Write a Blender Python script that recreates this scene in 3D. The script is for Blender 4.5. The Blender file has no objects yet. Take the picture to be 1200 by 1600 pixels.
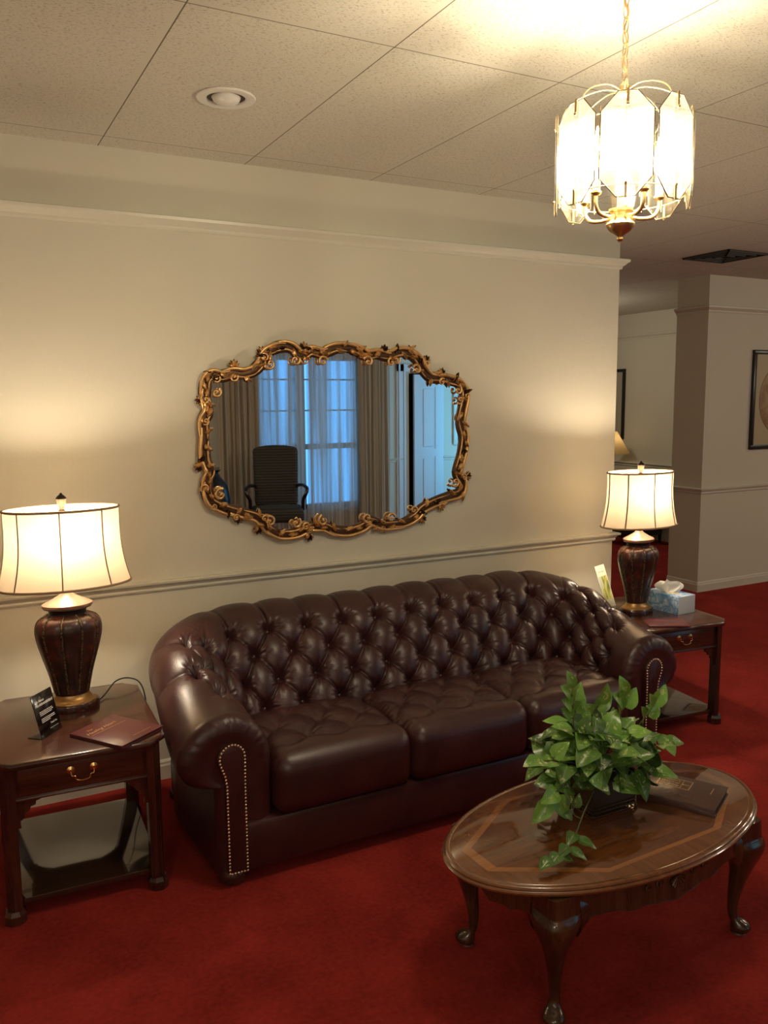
import bpy, bmesh, math, random
import numpy as np
from mathutils import Vector, Matrix

PI = math.pi
random.seed(7)
np.random.seed(7)
scene = bpy.context.scene
COL = scene.collection

# ------------------------------------------------------------------ camera
cam_d = bpy.data.cameras.new('camera')
cam = bpy.data.objects.new('camera', cam_d)
COL.objects.link(cam)
cam_d.sensor_fit = 'VERTICAL'
cam_d.sensor_height = 36.0
cam_d.lens = 29.47
cam_d.clip_start = 0.05
CR = Vector((0.88394444, -0.46752273, -0.00804479))
CU = Vector((0.06830076, 0.11207771, 0.99134938))
CF = Vector((0.46257673, 0.87684724, -0.13100263))
mw = Matrix.Identity(4)
for i in range(3):
    mw[i][0] = CR[i]; mw[i][1] = CU[i]; mw[i][2] = -CF[i]
mw[0][3], mw[1][3], mw[2][3] = 0.0, -3.63, 1.67
cam.matrix_world = mw
scene.camera = cam

# ------------------------------------------------------------------ exposure, world, lights
scene.view_settings.view_transform = 'Standard'
scene.view_settings.look = 'None'
scene.view_settings.exposure = 0.62
scene.view_settings.gamma = 1.0
scene.view_settings.use_curve_mapping = False

world = bpy.data.worlds.new('dusk_sky')
scene.world = world
world.use_nodes = True
bg = world.node_tree.nodes['Background']
bg.inputs['Color'].default_value = (0.10, 0.36, 0.86, 1)
bg.inputs['Strength'].default_value = 1.6

WARM = (1.0, 0.86, 0.66)
def add_light(name, kind, loc, energy, color=WARM, radius=0.05, size=None, rot=None, size_y=None):
    d = bpy.data.lights.new(name, kind)
    d.energy = energy; d.color = color
    if kind in ('POINT', 'SPOT'):
        d.shadow_soft_size = radius
    if kind == 'AREA':
        d.size = size
        if size_y:
            d.shape = 'RECTANGLE'; d.size_y = size_y
    o = bpy.data.objects.new(name, d)
    o.location = loc
    if rot: o.rotation_euler = rot
    COL.objects.link(o)
    return o

LAMP_W = 11.0
CHAND_W = 3.9
# unseen fill lights, added to brighten the room, the passage and the back room
for (x, y, z, e) in [(-1.2, -4.7, 2.15, 20), (0.4, -4.5, 2.1, 11), (5.4, -3.3, 2.35, 15), (8.4, -1.3, 2.25, 22), (5.9, -1.7, 2.25, 13), (5.7, 3.6, 2.3, 15)]:
    add_light('added_fill_light', 'POINT', (x, y, z), e, (1.0, 0.89, 0.72), radius=.12)
# added cool area light, standing in for daylight on the mirrored door
add_light('added_door_daylight', 'AREA', (7.15, -5.15, 1.25), 26, (0.12, 0.56, 1.0), size=.8, size_y=1.9, rot=(math.radians(90), 0, math.radians(150)))

# ------------------------------------------------------------------ helpers: tags
def tag(o, label=None, cat=None, group=None, kind=None):
    if label: o['label'] = label
    if cat: o['category'] = cat
    if group: o['group'] = group
    if kind: o['kind'] = kind
    return o

def thing(name, label, cat, loc=(0, 0, 0), rz=0.0, group=None):
    o = bpy.data.objects.new(name, None)
    o.empty_display_size = 0.05
    o.location = loc; o.rotation_euler = (0, 0, rz)
    COL.objects.link(o)
    return tag(o, label, cat, group)

class MB:
    def __init__(self):
        self.v = []; self.f = []; self.mi = []; self.m = 0
    def add(self, vs, fs):
        b = len(self.v)
        self.v += [tuple(map(float, p)) for p in vs]
        self.f += [tuple(b + i for i in f) for f in fs]
        self.mi += [self.m] * len(fs)
        return self
    def box(self, x0, x1, y0, y1, z0, z1, bev=0.0, M=None):
        if bev <= 0:
            vs = [(x, y, z) for x in (x0, x1) for y in (y0, y1) for z in (z0, z1)]
            fs = [(0, 1, 3, 2), (4, 6, 7, 5), (0, 4, 5, 1), (2, 3, 7, 6), (0, 2, 6, 4), (1, 5, 7, 3)]
        else:
            bm = bmesh.new()
            bmesh.ops.create_cube(bm, size=1.0)
            for v in bm.verts:
                v.co = Vector((x0 + (v.co.x + .5) * (x1 - x0), y0 + (v.co.y + .5) * (y1 - y0), z0 + (v.co.z + .5) * (z1 - z0)))
            bmesh.ops.bevel(bm, geom=bm.edges[:], offset=bev, segments=2, affect='EDGES', profile=0.5)
            bm.verts.index_update()
            vs = [v.co.copy() for v in bm.verts]; fs = [[v.index for v in f.verts] for f in bm.faces]
            bm.free()
        if M is not None: vs = [M @ Vector(p) for p in vs]
        return self.add(vs, fs)
    def lathe(self, prof, n=32, sx=1.0, sy=1.0, c=(0, 0, 0), fn=None, M=None, cap=True):
        vs = []; fs = []
        for (r, z) in prof:
            for k in range(n):
                a = 2 * PI * k / n
                rr = r * (fn(a, z) if fn else 1.0)
                vs.append(Vector((c[0] + rr * math.cos(a) * sx, c[1] + rr * math.sin(a) * sy, c[2] + z)))
        for i in range(len(prof) - 1):
            for k in range(n):
                k2 = (k + 1) % n
                fs.append((i * n + k, i * n + k2, (i + 1) * n + k2, (i + 1) * n + k))
        if cap:
            fs.append(tuple(reversed(range(n))))
            fs.append(tuple((len(prof) - 1) * n + k for k in range(n)))
        if M is not None: vs = [M @ v for v in vs]
        return self.add(vs, fs)
    def tube(self, pts, r, n=8, closed=False, cap=True, flat=1.0, up=None):
        pts = [Vector(p) for p in pts]; N = len(pts)
        rs = r if hasattr(r, '__len__') else [r] * N
        vs = []; fs = []
        prev = None
        for i, p in enumerate(pts):
            if closed: t = pts[(i + 1) % N] - pts[i - 1]
            else: t = pts[min(i + 1, N - 1)] - pts[max(i - 1, 0)]
            t = t.normalized() if t.length > 1e-9 else Vector((0, 0, 1))
            if up is not None:
                a = Vector(up); a = (a - t * a.dot(t)).normalized()
            elif prev is None:
                a = Vector((0, 0, 1)) if abs(t.z) < .9 else Vector((1, 0, 0))
                a = (a - t * a.dot(t)).normalized()
            else:
                a = (prev - t * prev.dot(t)).normalized()
            prev = a; b = t.cross(a)
            for k in range(n):
                an = 2 * PI * k / n
                vs.append(p + a * (math.cos(an) * rs[i] * flat) + b * (math.sin(an) * rs[i]))
        for i in range(N if closed else N - 1):
            j = (i + 1) % N
            for k in range(n):
                k2 = (k + 1) % n
                fs.append((i * n + k, i * n + k2, j * n + k2, j * n + k))
        if cap and not closed:
            fs.append(tuple(reversed(range(n)))); fs.append(tuple((N - 1) * n + k for k in range(n)))
        return self.add(vs, fs)
    def prism(self, poly, z0, z1, M=None):
        """poly: list of (x, y) ccw; extruded z0..z1"""
        n = len(poly)
        vs = [Vector((x, y, z0)) for x, y in poly] + [Vector((x, y, z1)) for x, y in poly]
        fs = [tuple(reversed(range(n))), tuple(range(n, 2 * n))]
        for i in range(n):
            j = (i + 1) % n
            fs.append((i, j, n + j, n + i))
        if M is not None: vs = [M @ v for v in vs]
        return self.add(vs, fs)
    def rings(self, rings, cap=True, M=None):
        n = len(rings[0]); vs = [Vector(p) for r in rings for p in r]; fs = []
        for i in range(len(rings) - 1):
            for k in range(n):
                k2 = (k + 1) % n
                fs.append((i * n + k, i * n + k2, (i + 1) * n + k2, (i + 1) * n + k))
        if cap:
            fs.append(tuple(reversed(range(n)))); fs.append(tuple((len(rings) - 1) * n + k for k in range(n)))
        if M is not None: vs = [M @ v for v in vs]
        return self.add(vs, fs)
    def grid(self, P, closed_u=False):
        """P[i][j] points -> quads"""
        a = len(P); b = len(P[0]); vs = [p for row in P for p in row]; fs = []
        for i in range(a if closed_u else a - 1):
            i2 = (i + 1) % a
            for j in range(b - 1):
                fs.append((i * b + j, i2 * b + j, i2 * b + j + 1, i * b + j + 1))
        return self.add(vs, fs)
    def ball(self, c, r, sx=1, sy=1, sz=1, n=10, M=None):
        prof = [(max(1e-4, r * math.sin(PI * i / n)), -r * math.cos(PI * i / n) * sz) for i in range(n + 1)]
        return self.lathe(prof, n=max(8, int(n * 1.4)), sx=sx, sy=sy, c=c, M=M)
    def build(self, name, mats, parent=None, smooth=True, loc=None, angle=35, recalc=True):
        me = bpy.data.meshes.new(name)
        me.from_pydata(self.v, [], self.f)
        if not hasattr(mats, '__len__'): mats = [mats]
        for m in mats: me.materials.append(m)
        if len(mats) > 1:
            me.polygons.foreach_set('material_index', self.mi)
        if recalc:
            bm = bmesh.new(); bm.from_mesh(me)
            bmesh.ops.recalc_face_normals(bm, faces=bm.faces[:])
            bm.to_mesh(me); bm.free()
        if smooth:
            me.polygons.foreach_set('use_smooth', [True] * len(me.polygons))
            try: me.set_sharp_from_angle(angle=math.radians(angle))
            except Exception: pass
        me.update()
        o = bpy.data.objects.new(name, me)
        if parent: o.parent = parent
        if loc: o.location = loc
        COL.objects.link(o)
        return o

def struct(name, mb, mat, smooth=True, angle=35):
    o = mb.build(name, mat, smooth=smooth, angle=angle)
    o['kind'] = 'structure'
    return o

def copy_tree(o, parent=None):
    c = o.copy(); COL.objects.link(c)
    if parent: c.parent = parent
    for ch in list(o.children): copy_tree(ch, c)
    return c

def text_mb(s, size, shear=0.0, extrude=0.0004, align='LEFT', spacing=1.0, offset=0.0):
    cu = bpy.data.curves.new('lettering', 'FONT')
    cu.body = s; cu.size = size; cu.shear = shear; cu.extrude = extrude
    cu.align_x = align; cu.space_character = spacing; cu.offset = offset
    cu.resolution_u = 3
    ob = bpy.data.objects.new('lettering', cu)
    COL.objects.link(ob)
    dg = bpy.context.evaluated_depsgraph_get()
    me = bpy.data.meshes.new_from_object(ob.evaluated_get(dg))
    vs = [v.co.copy() for v in me.vertices]; fs = [tuple(p.vertices) for p in me.polygons]
    bpy.data.objects.remove(ob); bpy.data.curves.remove(cu); bpy.data.meshes.remove(me)
    return vs, fs

def smoothstep(a, b, x):
    t = min(1.0, max(0.0, (x - a) / (b - a))); return t * t * (3 - 2 * t)

def catmull(pts, per=8, closed=False):
    pts = [np.array(p, float) for p in pts]; n = len(pts); out = []
    for i in range(n if closed else n - 1):
        if closed: p0, p1, p2, p3 = pts[i - 1], pts[i], pts[(i + 1) % n], pts[(i + 2) % n]
        else: p0, p1, p2, p3 = pts[max(i - 1, 0)], pts[i], pts[i + 1], pts[min(i + 2, n - 1)]
        for k in range(per):
            t = k / per
            out.append(0.5 * ((2 * p1) + (-p0 + p2) * t + (2 * p0 - 5 * p1 + 4 * p2 - p3) * t * t + (-p0 + 3 * p1 - 3 * p2 + p3) * t ** 3))
    if not closed: out.append(pts[-1])
    return out

# ------------------------------------------------------------------ helpers: materials
def mat(name, color=(.5, .5, .5), rough=.5, metal=0.0, spec=.5, coat=0.0, coat_rough=.1, emis=None, emis_s=0, ior=None, trans=0.0, sheen=0.0, aniso=0.0):
    m = bpy.data.materials.new(name); m.use_nodes = True
    b = m.node_tree.nodes['Principled BSDF']
    b.inputs['Base Color'].default_value = (*color, 1)
    b.inputs['Roughness'].default_value = rough
    b.inputs['Metallic'].default_value = metal
    b.inputs['Specular IOR Level'].default_value = spec
    b.inputs['Coat Weight'].default_value = coat
    b.inputs['Coat Roughness'].default_value = coat_rough
    b.inputs['Transmission Weight'].default_value = trans
    b.inputs['Sheen Weight'].default_value = sheen
    if ior: b.inputs['IOR'].default_value = ior
    if emis:
        b.inputs['Emission Color'].default_value = (*emis, 1)
        b.inputs['Emission Strength'].default_value = emis_s
    return m

class NT:
    def __init__(self, m):
        self.m = m; self.t = m.node_tree; self.b = self.t.nodes.get('Principled BSDF')
    def n(self, typ, **kw):
        nd = self.t.nodes.new(typ)
        for k, v in kw.items():
            if k.startswith('_'): setattr(nd, k[1:], v)
            else: nd.inputs[k.replace('__', ' ')].default_value = v
        return nd
    def l(self, a, b): self.t.links.new(a, b)
    def coords(self, scale=(1, 1, 1), kind='Object', rot=(0, 0, 0)):
        tc = self.n('ShaderNodeTexCoord'); mp = self.n('ShaderNodeMapping')
        mp.inputs['Scale'].default_value = scale; mp.inputs['Rotation'].default_value = rot
        self.l(tc.outputs[kind], mp.inputs['Vector']); return mp.outputs['Vector']
    def noise(self, vec, scale, detail=3, rough=.5, dist=0.0):
        nd = self.n('ShaderNodeTexNoise'); nd.inputs['Scale'].default_value = scale
        nd.inputs['Detail'].default_value = detail; nd.inputs['Roughness'].default_value = rough
        nd.inputs['Distortion'].default_value = dist
        self.l(vec, nd.inputs['Vector']); return nd.outputs['Fac']
    def ramp(self, fac, stops):
        r = self.n('ShaderNodeValToRGB'); el = r.color_ramp.elements
        el[0].position = stops[0][0]; el[0].color = (*stops[0][1], 1)
        el[1].position = stops[1][0]; el[1].color = (*stops[1][1], 1)
        for p, c in stops[2:]:
            e = el.new(p); e.color = (*c, 1)
        self.l(fac, r.inputs['Fac']); return r.outputs['Color']
    def math(self, op, a, b=None, clamp=False):
        nd = self.n('ShaderNodeMath'); nd.operation = op; nd.use_clamp = clamp
        for i, v in enumerate((a, b)):
            if v is None: continue
            if isinstance(v, (int, float)): nd.inputs[i].default_value = v
            else: self.l(v, nd.inputs[i])
        return nd.outputs[0]
    def mix(self, fac, a, b):
        nd = self.n('ShaderNodeMix'); nd.data_type = 'RGBA'
        for sock, v in ((nd.inputs[0], fac), (nd.inputs[6], a), (nd.inputs[7], b)):
            if isinstance(v, (int, float)): sock.default_value = v
            elif isinstance(v, tuple): sock.default_value = (*v, 1)
            else: self.l(v, sock)
        return nd.outputs[2]
    def bump(self, h, strength=.3, dist=.002):
        nd = self.n('ShaderNodeBump'); nd.inputs['Strength'].default_value = strength; nd.inputs['Distance'].default_value = dist
        self.l(h, nd.inputs['Height']); self.l(nd.outputs['Normal'], self.b.inputs['Normal']); return nd
    def col(self, c): self.l(c, self.b.inputs['Base Color'])
    def rough(self, c): self.l(c, self.b.inputs['Roughness'])

def wall_paint():
    m = mat('cream_wall_paint', (.60, .535, .415), .62, spec=.35); t = NT(m)
    v = t.coords()
    a = t.noise(v, 90, 4, .6); b = t.noise(v, 16, 3, .55, .6)
    h = t.math('ADD', a, t.math('MULTIPLY', b, 1.6))
    t.bump(h, .22, .0025)
    t.col(t.mix(t.noise(v, 1.2, 2), (.61, .568, .455), (.645, .603, .485)))
    return m
def trim_paint():
    return mat('cream_trim_paint', (.64, .605, .49), .35, spec=.5)
def wood(name, c1, c2, c3, rough=.22, coat=.5, axis='x', scale=1.0):
    m = mat(name, c2, rough, coat=coat, coat_rough=.12); t = NT(m)
    sc = {'x': (1.2, 14, 14), 'y': (14, 1.2, 14), 'z': (14, 14, 1.2)}[axis]
    v = t.coords(tuple(s * scale for s in sc))
    n1 = t.noise(v, 1.6, 6, .62, .8)
    v2 = t.coords(tuple(s * scale * 5 for s in sc)); n2 = t.noise(v2, 2.5, 3, .6)
    f = t.math('ADD', t.math('MULTIPLY', n1, .75), t.math('MULTIPLY', n2, .25))
    t.col(t.ramp(f, [(.32, c1), (.68, c3), (.5, c2)]))
    t.bump(n2, .06, .0008)
    return m
def leather():
    m = mat('oxblood_leather', (.05, .014, .012), .3, coat=.18, coat_rough=.30, spec=.5); t = NT(m)
    v = t.coords()
    vo = t.n('ShaderNodeTexVoronoi'); vo.inputs['Scale'].default_value = 320; t.l(v, vo.inputs['Vector'])
    n = t.noise(v, 55, 4, .6, .4); n3 = t.noise(v, 7, 3, .55)
    vs = t.coords((9, 9, 42)); wr = t.noise(vs, 2.2, 3, .6, 1.6)
    h = t.math('ADD', t.math('MULTIPLY', vo.outputs['Distance'], .12), t.math('ADD', t.math('MULTIPLY', n, .25), t.math('MULTIPLY', wr, .30)))
    t.bump(h, .42, .0035)
    t.col(t.ramp(n3, [(.3, (.029, .0070, .0072)), (.7, (.055, .0135, .0124))]))
    t.rough(t.math('ADD', t.math('MULTIPLY', n, .18), .29))
    return m
def carpet():
    m = mat('red_carpet', (.30, .011, .008), .95, spec=.1, sheen=.25); t = NT(m)
    t.b.inputs['Sheen Tint'].default_value = (.8, .1, .06, 1)
    v = t.coords()
    a = t.noise(v, 420, 2, .7); b = t.noise(v, 3.2, 4, .6); c = t.noise(v, 60, 2, .5)
    f = t.math('ADD', t.math('MULTIPLY', b, .65), t.math('MULTIPLY', c, .35))
    t.col(t.mix(t.math('MULTIPLY', a, .55), t.ramp(f, [(.36, (.20, .016, .014)), (.64, (.42, .038, .028))]), (.11, .005, .004)))
    t.bump(t.math('ADD', a, t.math('MULTIPLY', c, .5)), .8, .004)
    return m
def ceiling_mat():
    m = mat('acoustic_ceiling_tile', (.62, .56, .44), .85, spec=.15); t = NT(m)
    v = t.coords(); sp = t.n('ShaderNodeSeparateXYZ'); t.l(v, sp.inputs[0])
    def gridmask(s, off, period, w):
        a = t.math('ADD', s, -off + period * 40)
        a = t.math('MODULO', a, period); a = t.math('ADD', a, -period / 2)
        a = t.math('ABSOLUTE', a); return t.math('GREATER_THAN', a, period / 2 - w)
    gx = gridmask(sp.outputs[0], .624, .6096, .011); gy = gridmask(sp.outputs[1], -.150, 1.2192, .011)
    g = t.math('MAXIMUM', gx, gy)
    def edgemask(s, off, period):
        a = t.math('MODULO', t.math('ADD', s, -off + period * 40.5), period)
        a = t.math('ADD', a, -period / 2)
        return t.math('MULTIPLY', t.math('GREATER_THAN', a, .011), t.math('LESS_THAN', a, .0150))
    edge = t.math('MAXIMUM', edgemask(sp.outputs[0], .624, .6096), edgemask(sp.outputs[1], -.150, 1.2192))
    vv = t.coords((1.0, 2.3, 1)); n = t.noise(vv, 90, 3, .62, .4); n2 = t.noise(v, 230, 2, .5)
    hole = t.math('LESS_THAN', n, .408); pin = t.math('LESS_THAN', n2, .34)
    spk = t.math('MAXIMUM', hole, t.math('MULTIPLY', pin, .6))
    spk = t.math('MULTIPLY', spk, t.math('SUBTRACT', 1.0, g))
    c = t.mix(t.math('MULTIPLY', spk, .6), (.64, .61, .51), (.26, .22, .16))
    c = t.mix(g, c, (.62, .59, .49))
    c = t.mix(t.math('MULTIPLY', edge, .95), c, (.14, .11, .07))
    t.col(c)
    t.bump(t.math('SUBTRACT', t.math('MULTIPLY', g, 1.0), t.math('ADD', spk, edge)), .5, .003)
    return m
def gold_frame():
    m = mat('antique_gold_leaf', (.50, .27, .09), .34, metal=.85); t = NT(m)
    v = t.coords(); n = t.noise(v, 70, 4, .68, .8)
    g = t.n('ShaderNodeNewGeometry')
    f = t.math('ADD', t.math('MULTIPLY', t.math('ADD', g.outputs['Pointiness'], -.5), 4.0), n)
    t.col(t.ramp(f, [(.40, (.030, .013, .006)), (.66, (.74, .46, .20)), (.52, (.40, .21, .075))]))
    t.rough(t.math('ADD', t.math('MULTIPLY', n, .3), .22))
    t.bump(t.noise(v, 120, 3, .6), .4, .002)
    return m
def translucent_cloth(name, col, tr=.6, transp=0.0, rough=.9, seam=None):
    m = bpy.data.materials.new(name); m.use_nodes = True; nt = m.node_tree; nt.nodes.clear()
    out = nt.nodes.new('ShaderNodeOutputMaterial')
    d = nt.nodes.new('ShaderNodeBsdfDiffuse'); d.inputs['Color'].default_value = (*col, 1)
    tl = nt.nodes.new('ShaderNodeBsdfTranslucent'); tl.inputs['Color'].default_value = (*col, 1)
    mx = nt.nodes.new('ShaderNodeMixShader'); mx.inputs[0].default_value = tr
    nt.links.new(d.outputs[0], mx.inputs[1]); nt.links.new(tl.outputs[0], mx.inputs[2])
    last = mx.outputs[0]
    if transp > 0:
        tp = nt.nodes.new('ShaderNodeBsdfTransparent'); m2 = nt.nodes.new('ShaderNodeMixShader'); m2.inputs[0].default_value = transp
        nt.links.new(last, m2.inputs[1]); nt.links.new(tp.outputs[0], m2.inputs[2]); last = m2.outputs[0]
    nt.links.new(last, out.inputs['Surface'])
    return m
def thin_glass(name, tint=(.93, .955, .93), frost=.12):
    m = bpy.data.materials.new(name); m.use_nodes = True; nt = m.node_tree; nt.nodes.clear()
    out = nt.nodes.new('ShaderNodeOutputMaterial')
    tp = nt.nodes.new('ShaderNodeBsdfTransparent'); tp.inputs['Color'].default_value = (*tint, 1)
    gl = nt.nodes.new('ShaderNodeBsdfGlossy'); gl.inputs['Roughness'].default_value = .05
    fr = nt.nodes.new('ShaderNodeFresnel'); fr.inputs['IOR'].default_value = 1.5
    tl = nt.nodes.new('ShaderNodeBsdfTranslucent'); tl.inputs['Color'].default_value = (.95, .93, .85, 1)
    m1 = nt.nodes.new('ShaderNodeMixShader'); m2 = nt.nodes.new('ShaderNodeMixShader'); m1.inputs[0].default_value = frost
    nt.links.new(tp.outputs[0], m1.inputs[1]); nt.links.new(tl.outputs[0], m1.inputs[2])
    ml = nt.nodes.new('ShaderNodeMath'); ml.operation = 'MULTIPLY'; ml.inputs[1].default_value = .45
    nt.links.new(fr.outputs[0], ml.inputs[0]); nt.links.new(ml.outputs[0], m2.inputs[0]); nt.links.new(m1.outputs[0], m2.inputs[1]); nt.links.new(gl.outputs[0], m2.inputs[2])
    nt.links.new(m2.outputs[0], out.inputs['Surface'])
    return m
def bulb_mat(name, strength, color=(1, .78, .5)):
    m = bpy.data.materials.new(name); m.use_nodes = True; nt = m.node_tree; nt.nodes.clear()
    out = nt.nodes.new('ShaderNodeOutputMaterial'); e = nt.nodes.new('ShaderNodeEmission')
    e.inputs['Color'].default_value = (*color, 1); e.inputs['Strength'].default_value = strength
    tp = nt.nodes.new('ShaderNodeBsdfTransparent'); a = nt.nodes.new('ShaderNodeAddShader')
    nt.links.new(e.outputs[0], a.inputs[0]); nt.links.new(tp.outputs[0], a.inputs[1]); nt.links.new(a.outputs[0], out.inputs['Surface'])
    return m

M_WALL = wall_paint(); M_TRIM = trim_paint(); M_CARPET = carpet(); M_CEIL = ceiling_mat(); M_LEATHER = leather()
M_MAHOG = wood('mahogany_wood', (.030, .009, .006), (.062, .019, .011), (.105, .036, .020), axis='x')
M_MAHOG_Z = wood('mahogany_leg_wood', (.026, .008, .006), (.052, .016, .010), (.085, .028, .017), axis='z')
M_WALNUT = wood('walnut_leg_wood', (.030, .012, .006), (.060, .025, .012), (.10, .045, .02), axis='z', rough=.18)
M_BRASS = mat('polished_brass', (.80, .52, .20), .22, metal=1.0)
M_GOLDINK = mat('gold_foil', (.80, .55, .22), .32, metal=.8)
M_NAIL = mat('antique_brass_nailhead', (.85, .70, .48), .30, metal=1.0)
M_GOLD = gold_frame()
M_MIRROR = mat('mirror_silvering', (.93, .94, .93), .0, metal=1.0)
M_BLACK = mat('black_plastic', (.010, .010, .010), .35)
M_BLACKWOOD = mat('black_lacquer', (.012, .009, .008), .3)
M_DARK = mat('dark_shade_and_pages', (.015, .012, .010), .9)  # near-black: shade behind the door gap and louvres, also dark page edges
M_WHITE = mat('white_enamel', (.75, .72, .66), .35)

# ------------------------------------------------------------------ room shell
H = 2.69
mb = MB(); mb.box(-2.7, 10.2, -6.6, 5.7, -.12, 0); struct('floor', mb, M_CARPET, smooth=False)
mb = MB(); mb.box(-2.7, 10.2, -6.6, 5.7, H, H + .1); struct('ceiling', mb, M_CEIL, smooth=False)
mb = MB(); mb.box(-2.7, 3.41, 0, .16, 0, H); struct('wall_back', mb, M_WALL, smooth=False)
mb = MB(); mb.box(-2.7, -2.58, -6.6, 0, 0, H); struct('wall_left', mb, M_WALL, smooth=False)
mb = MB(); mb.box(5.74, 10.2, 1.42, 1.76, 0, H); struct('wall_passage', mb, M_WALL, smooth=False)
mb = MB(); mb.box(7.5, 7.62, 1.76, 5.7, 0, H); struct('wall_far_right', mb, M_WALL, smooth=False)
mb = MB(); mb.box(2.6, 7.62, 5.58, 5.7, 0, H); struct('wall_far', mb, M_WALL, smooth=False)
mb = MB(); mb.box(2.6, 2.72, .16, 5.58, 0, H); struct('wall_far_left', mb, M_WALL, smooth=False)
# right wall
mb = MB(); mb.box(10.08, 10.2, -6.6, 1.42, 0, H); struct('wall_right', mb, M_WALL, smooth=False)
# wall behind the camera, with the window and the door opening
WY = -6.30
wx0, wx1, wz0, wz1 = 3.36, 4.90, .30, 2.25
mb = MB()
mb.box(-2.58, wx0, WY - .14, WY, 0, H); mb.box(wx0, wx1, WY - .14, WY, 0, wz0); mb.box(wx0, wx1, WY - .14, WY, wz1, H)
mb.box(wx1, 5.62, WY - .14, WY, 0, H); mb.box(6.08, 10.08, WY - .14, WY, 0, H); mb.box(5.62, 6.08, WY - .14, WY, 2.04, H)
struct('wall_front', mb, M_WALL, smooth=False)
mb = MB(); mb.box(5.55, 6.15, WY - .22, WY - .14, 0, 2.1); struct('door_gap_backing', mb, M_DARK, smooth=False)  # dark sheet added behind the opening so the door gap looks black

def sweep_rail(mb, path, prof, side):
    """path: list of (x,y) polyline; prof: (out, z) list (closed), mitred at corners; side=+1 means out is to the right of travel"""
    n = len(path); rings = []
    for i in range(n):
        p = Vector(path[i])
        dirs = []
        if i > 0: dirs.append((Vector(path[i]) - Vector(path[i - 1])).normalized())
        if i < n - 1: dirs.append((Vector(path[i + 1]) - Vector(path[i])).normalized())
        nrm = [Vector((d.y, -d.x)) * side for d in dirs]
        if len(nrm) == 2:
            m = (nrm[0] + nrm[1]); m = m / max(.3, m.length ** 2) * 2
        else: m = nrm[0]
        rings.append([(p.x + m.x * o, p.y + m.y * o, z) for o, z in prof])
    mb.rings(rings)
CHAIR = [(0, .858), (.010, .858), (.014, .866), (.012, .874), (.018, .880), (.022, .888), (.034, .893), (.036, .902), (.030, .906), (0, .906)]
PICT = [(0, 2.386), (.008, 2.386), (.012, 2.394), (.012, 2.402), (.020, 2.406), (.030, 2.418), (.040, 2.424), (.042, 2.436), (.034, 2.440), (0, 2.440)]
BASE = [(0, 0), (.014, 0), (.014, .062), (.010, .070), (.010, .078), (.004, .088), (0, .088)]
def rails(tagname, path, side, idx):
    for nm, pr in (('chair_rail', CHAIR), ('picture_rail', PICT)):
        mb = MB(); sweep_rail(mb, path, pr, side); struct('trim_%d' % idx[0], mb, M_TRIM, angle=25); idx[0] += 1
    mb = MB(); sweep_rail(mb, path, BASE, side); struct('baseboard_' + tagname, mb, M_TRIM, angle=25)
idx = [1]
rails('back', [(-2.58, 0), (3.41, 0), (3.41, .16)], 1, idx)
rails('passage', [(5.74, 1.76), (5.74, 1.42), (10.08, 1.42)], 1, idx)
rails('far_right', [(7.5, 5.58), (7.5, 1.76)], 1, idx)
rails('left', [(-2.58, -6.3), (-2.58, 0)], 1, idx)
def rails_front(x0, x1, tagname):
    rails(tagname, [(x1, WY), (x0, WY)], 1, idx)
rails_front(-2.58, 3.30, 'front_left'); rails_front(4.96, 5.52, 'front_centre'); rails_front(6.16, 10.08, 'front_right')

# window: frame, mullion, muntins, glass
mb = MB()
for (a, b, c, d) in ((wx0, wx0 + .06, wz0, wz1), (wx1 - .06, wx1, wz0, wz1), (wx0, wx1, wz0, wz0 + .06), (wx0, wx1, wz1 - .06, wz1), (4.00, 4.12, wz0, wz1)):
    mb.box(a, b, WY - .12, WY - .03, c, d)
win = struct('window_1', mb, mat('window_white_paint', (.5, .5, .48), .4), smooth=False)
for (a, b) in ((wx0 + .06, 4.00), (4.12, wx1 - .06)):
    mb = MB()
    for z, w in ((1.10, .035), (1.56, .010), (1.95, .010)): mb.box(a, b, WY - .09, WY - .06, z - w, z + w)
    mb.build('muntin_grid', win.data.materials[0], win, smooth=False)
    mb = MB(); mb.box(a, b, WY - .078, WY - .072, wz0 + .06, wz1 - .06); mb.build('window_pane', thin_glass('window_glass', frost=.02), win, smooth=False)
mb = MB(); mb.box(wx0 - .05, wx1 + .05, WY - .02, WY + .05, wz0 - .04, wz0); mb.build('window_sill', win.data.materials[0], win, smooth=False)

# panelled door standing in its casing
M_DOOR = mat('white_door_paint', (.62, .64, .64), .4)
mb = MB()
for (a, b, c, d) in ((5.42, 5.56, 0, 2.16), (6.08, 6.16, 0, 2.16), (5.42, 6.16, 2.06, 2.16)):
    mb.box(a, b, WY - .01, WY + .022, c, d, .004)
mb.box(5.45, 5.475, WY + .02, WY + .034, 0, 2.16); mb.box(5.53, 5.555, WY + .02, WY + .030, 0, 2.16)
struct('trim_door', mb, M_DOOR, smooth=False)
mb = MB()
dx0, dx1, dy = 5.665, 6.085, WY + .035
mb.box(dx0, dx1, dy, dy + .03, .01, 2.02)
mb.box(dx0, dx0 + .11, dy + .03, dy + .038, .01, 2.02); mb.box(dx1 - .09, dx1, dy + .03, dy + .038, .01, 2.02)
for (a, b) in ((.01, .22), (.92, 1.02), (1.30, 1.30), (1.86, 2.02)):
    if b > a: mb.box(dx0 + .11, dx1 - .09, dy + .03, dy + .038, a, b)
for (a, b) in ((.25, .89), (1.05, 1.83)):
    mb.box(dx0 + .14, dx1 - .12, dy + .028, dy + .037, a, b, .008)
door = struct('door_1', mb, M_DOOR, smooth=False)
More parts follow.
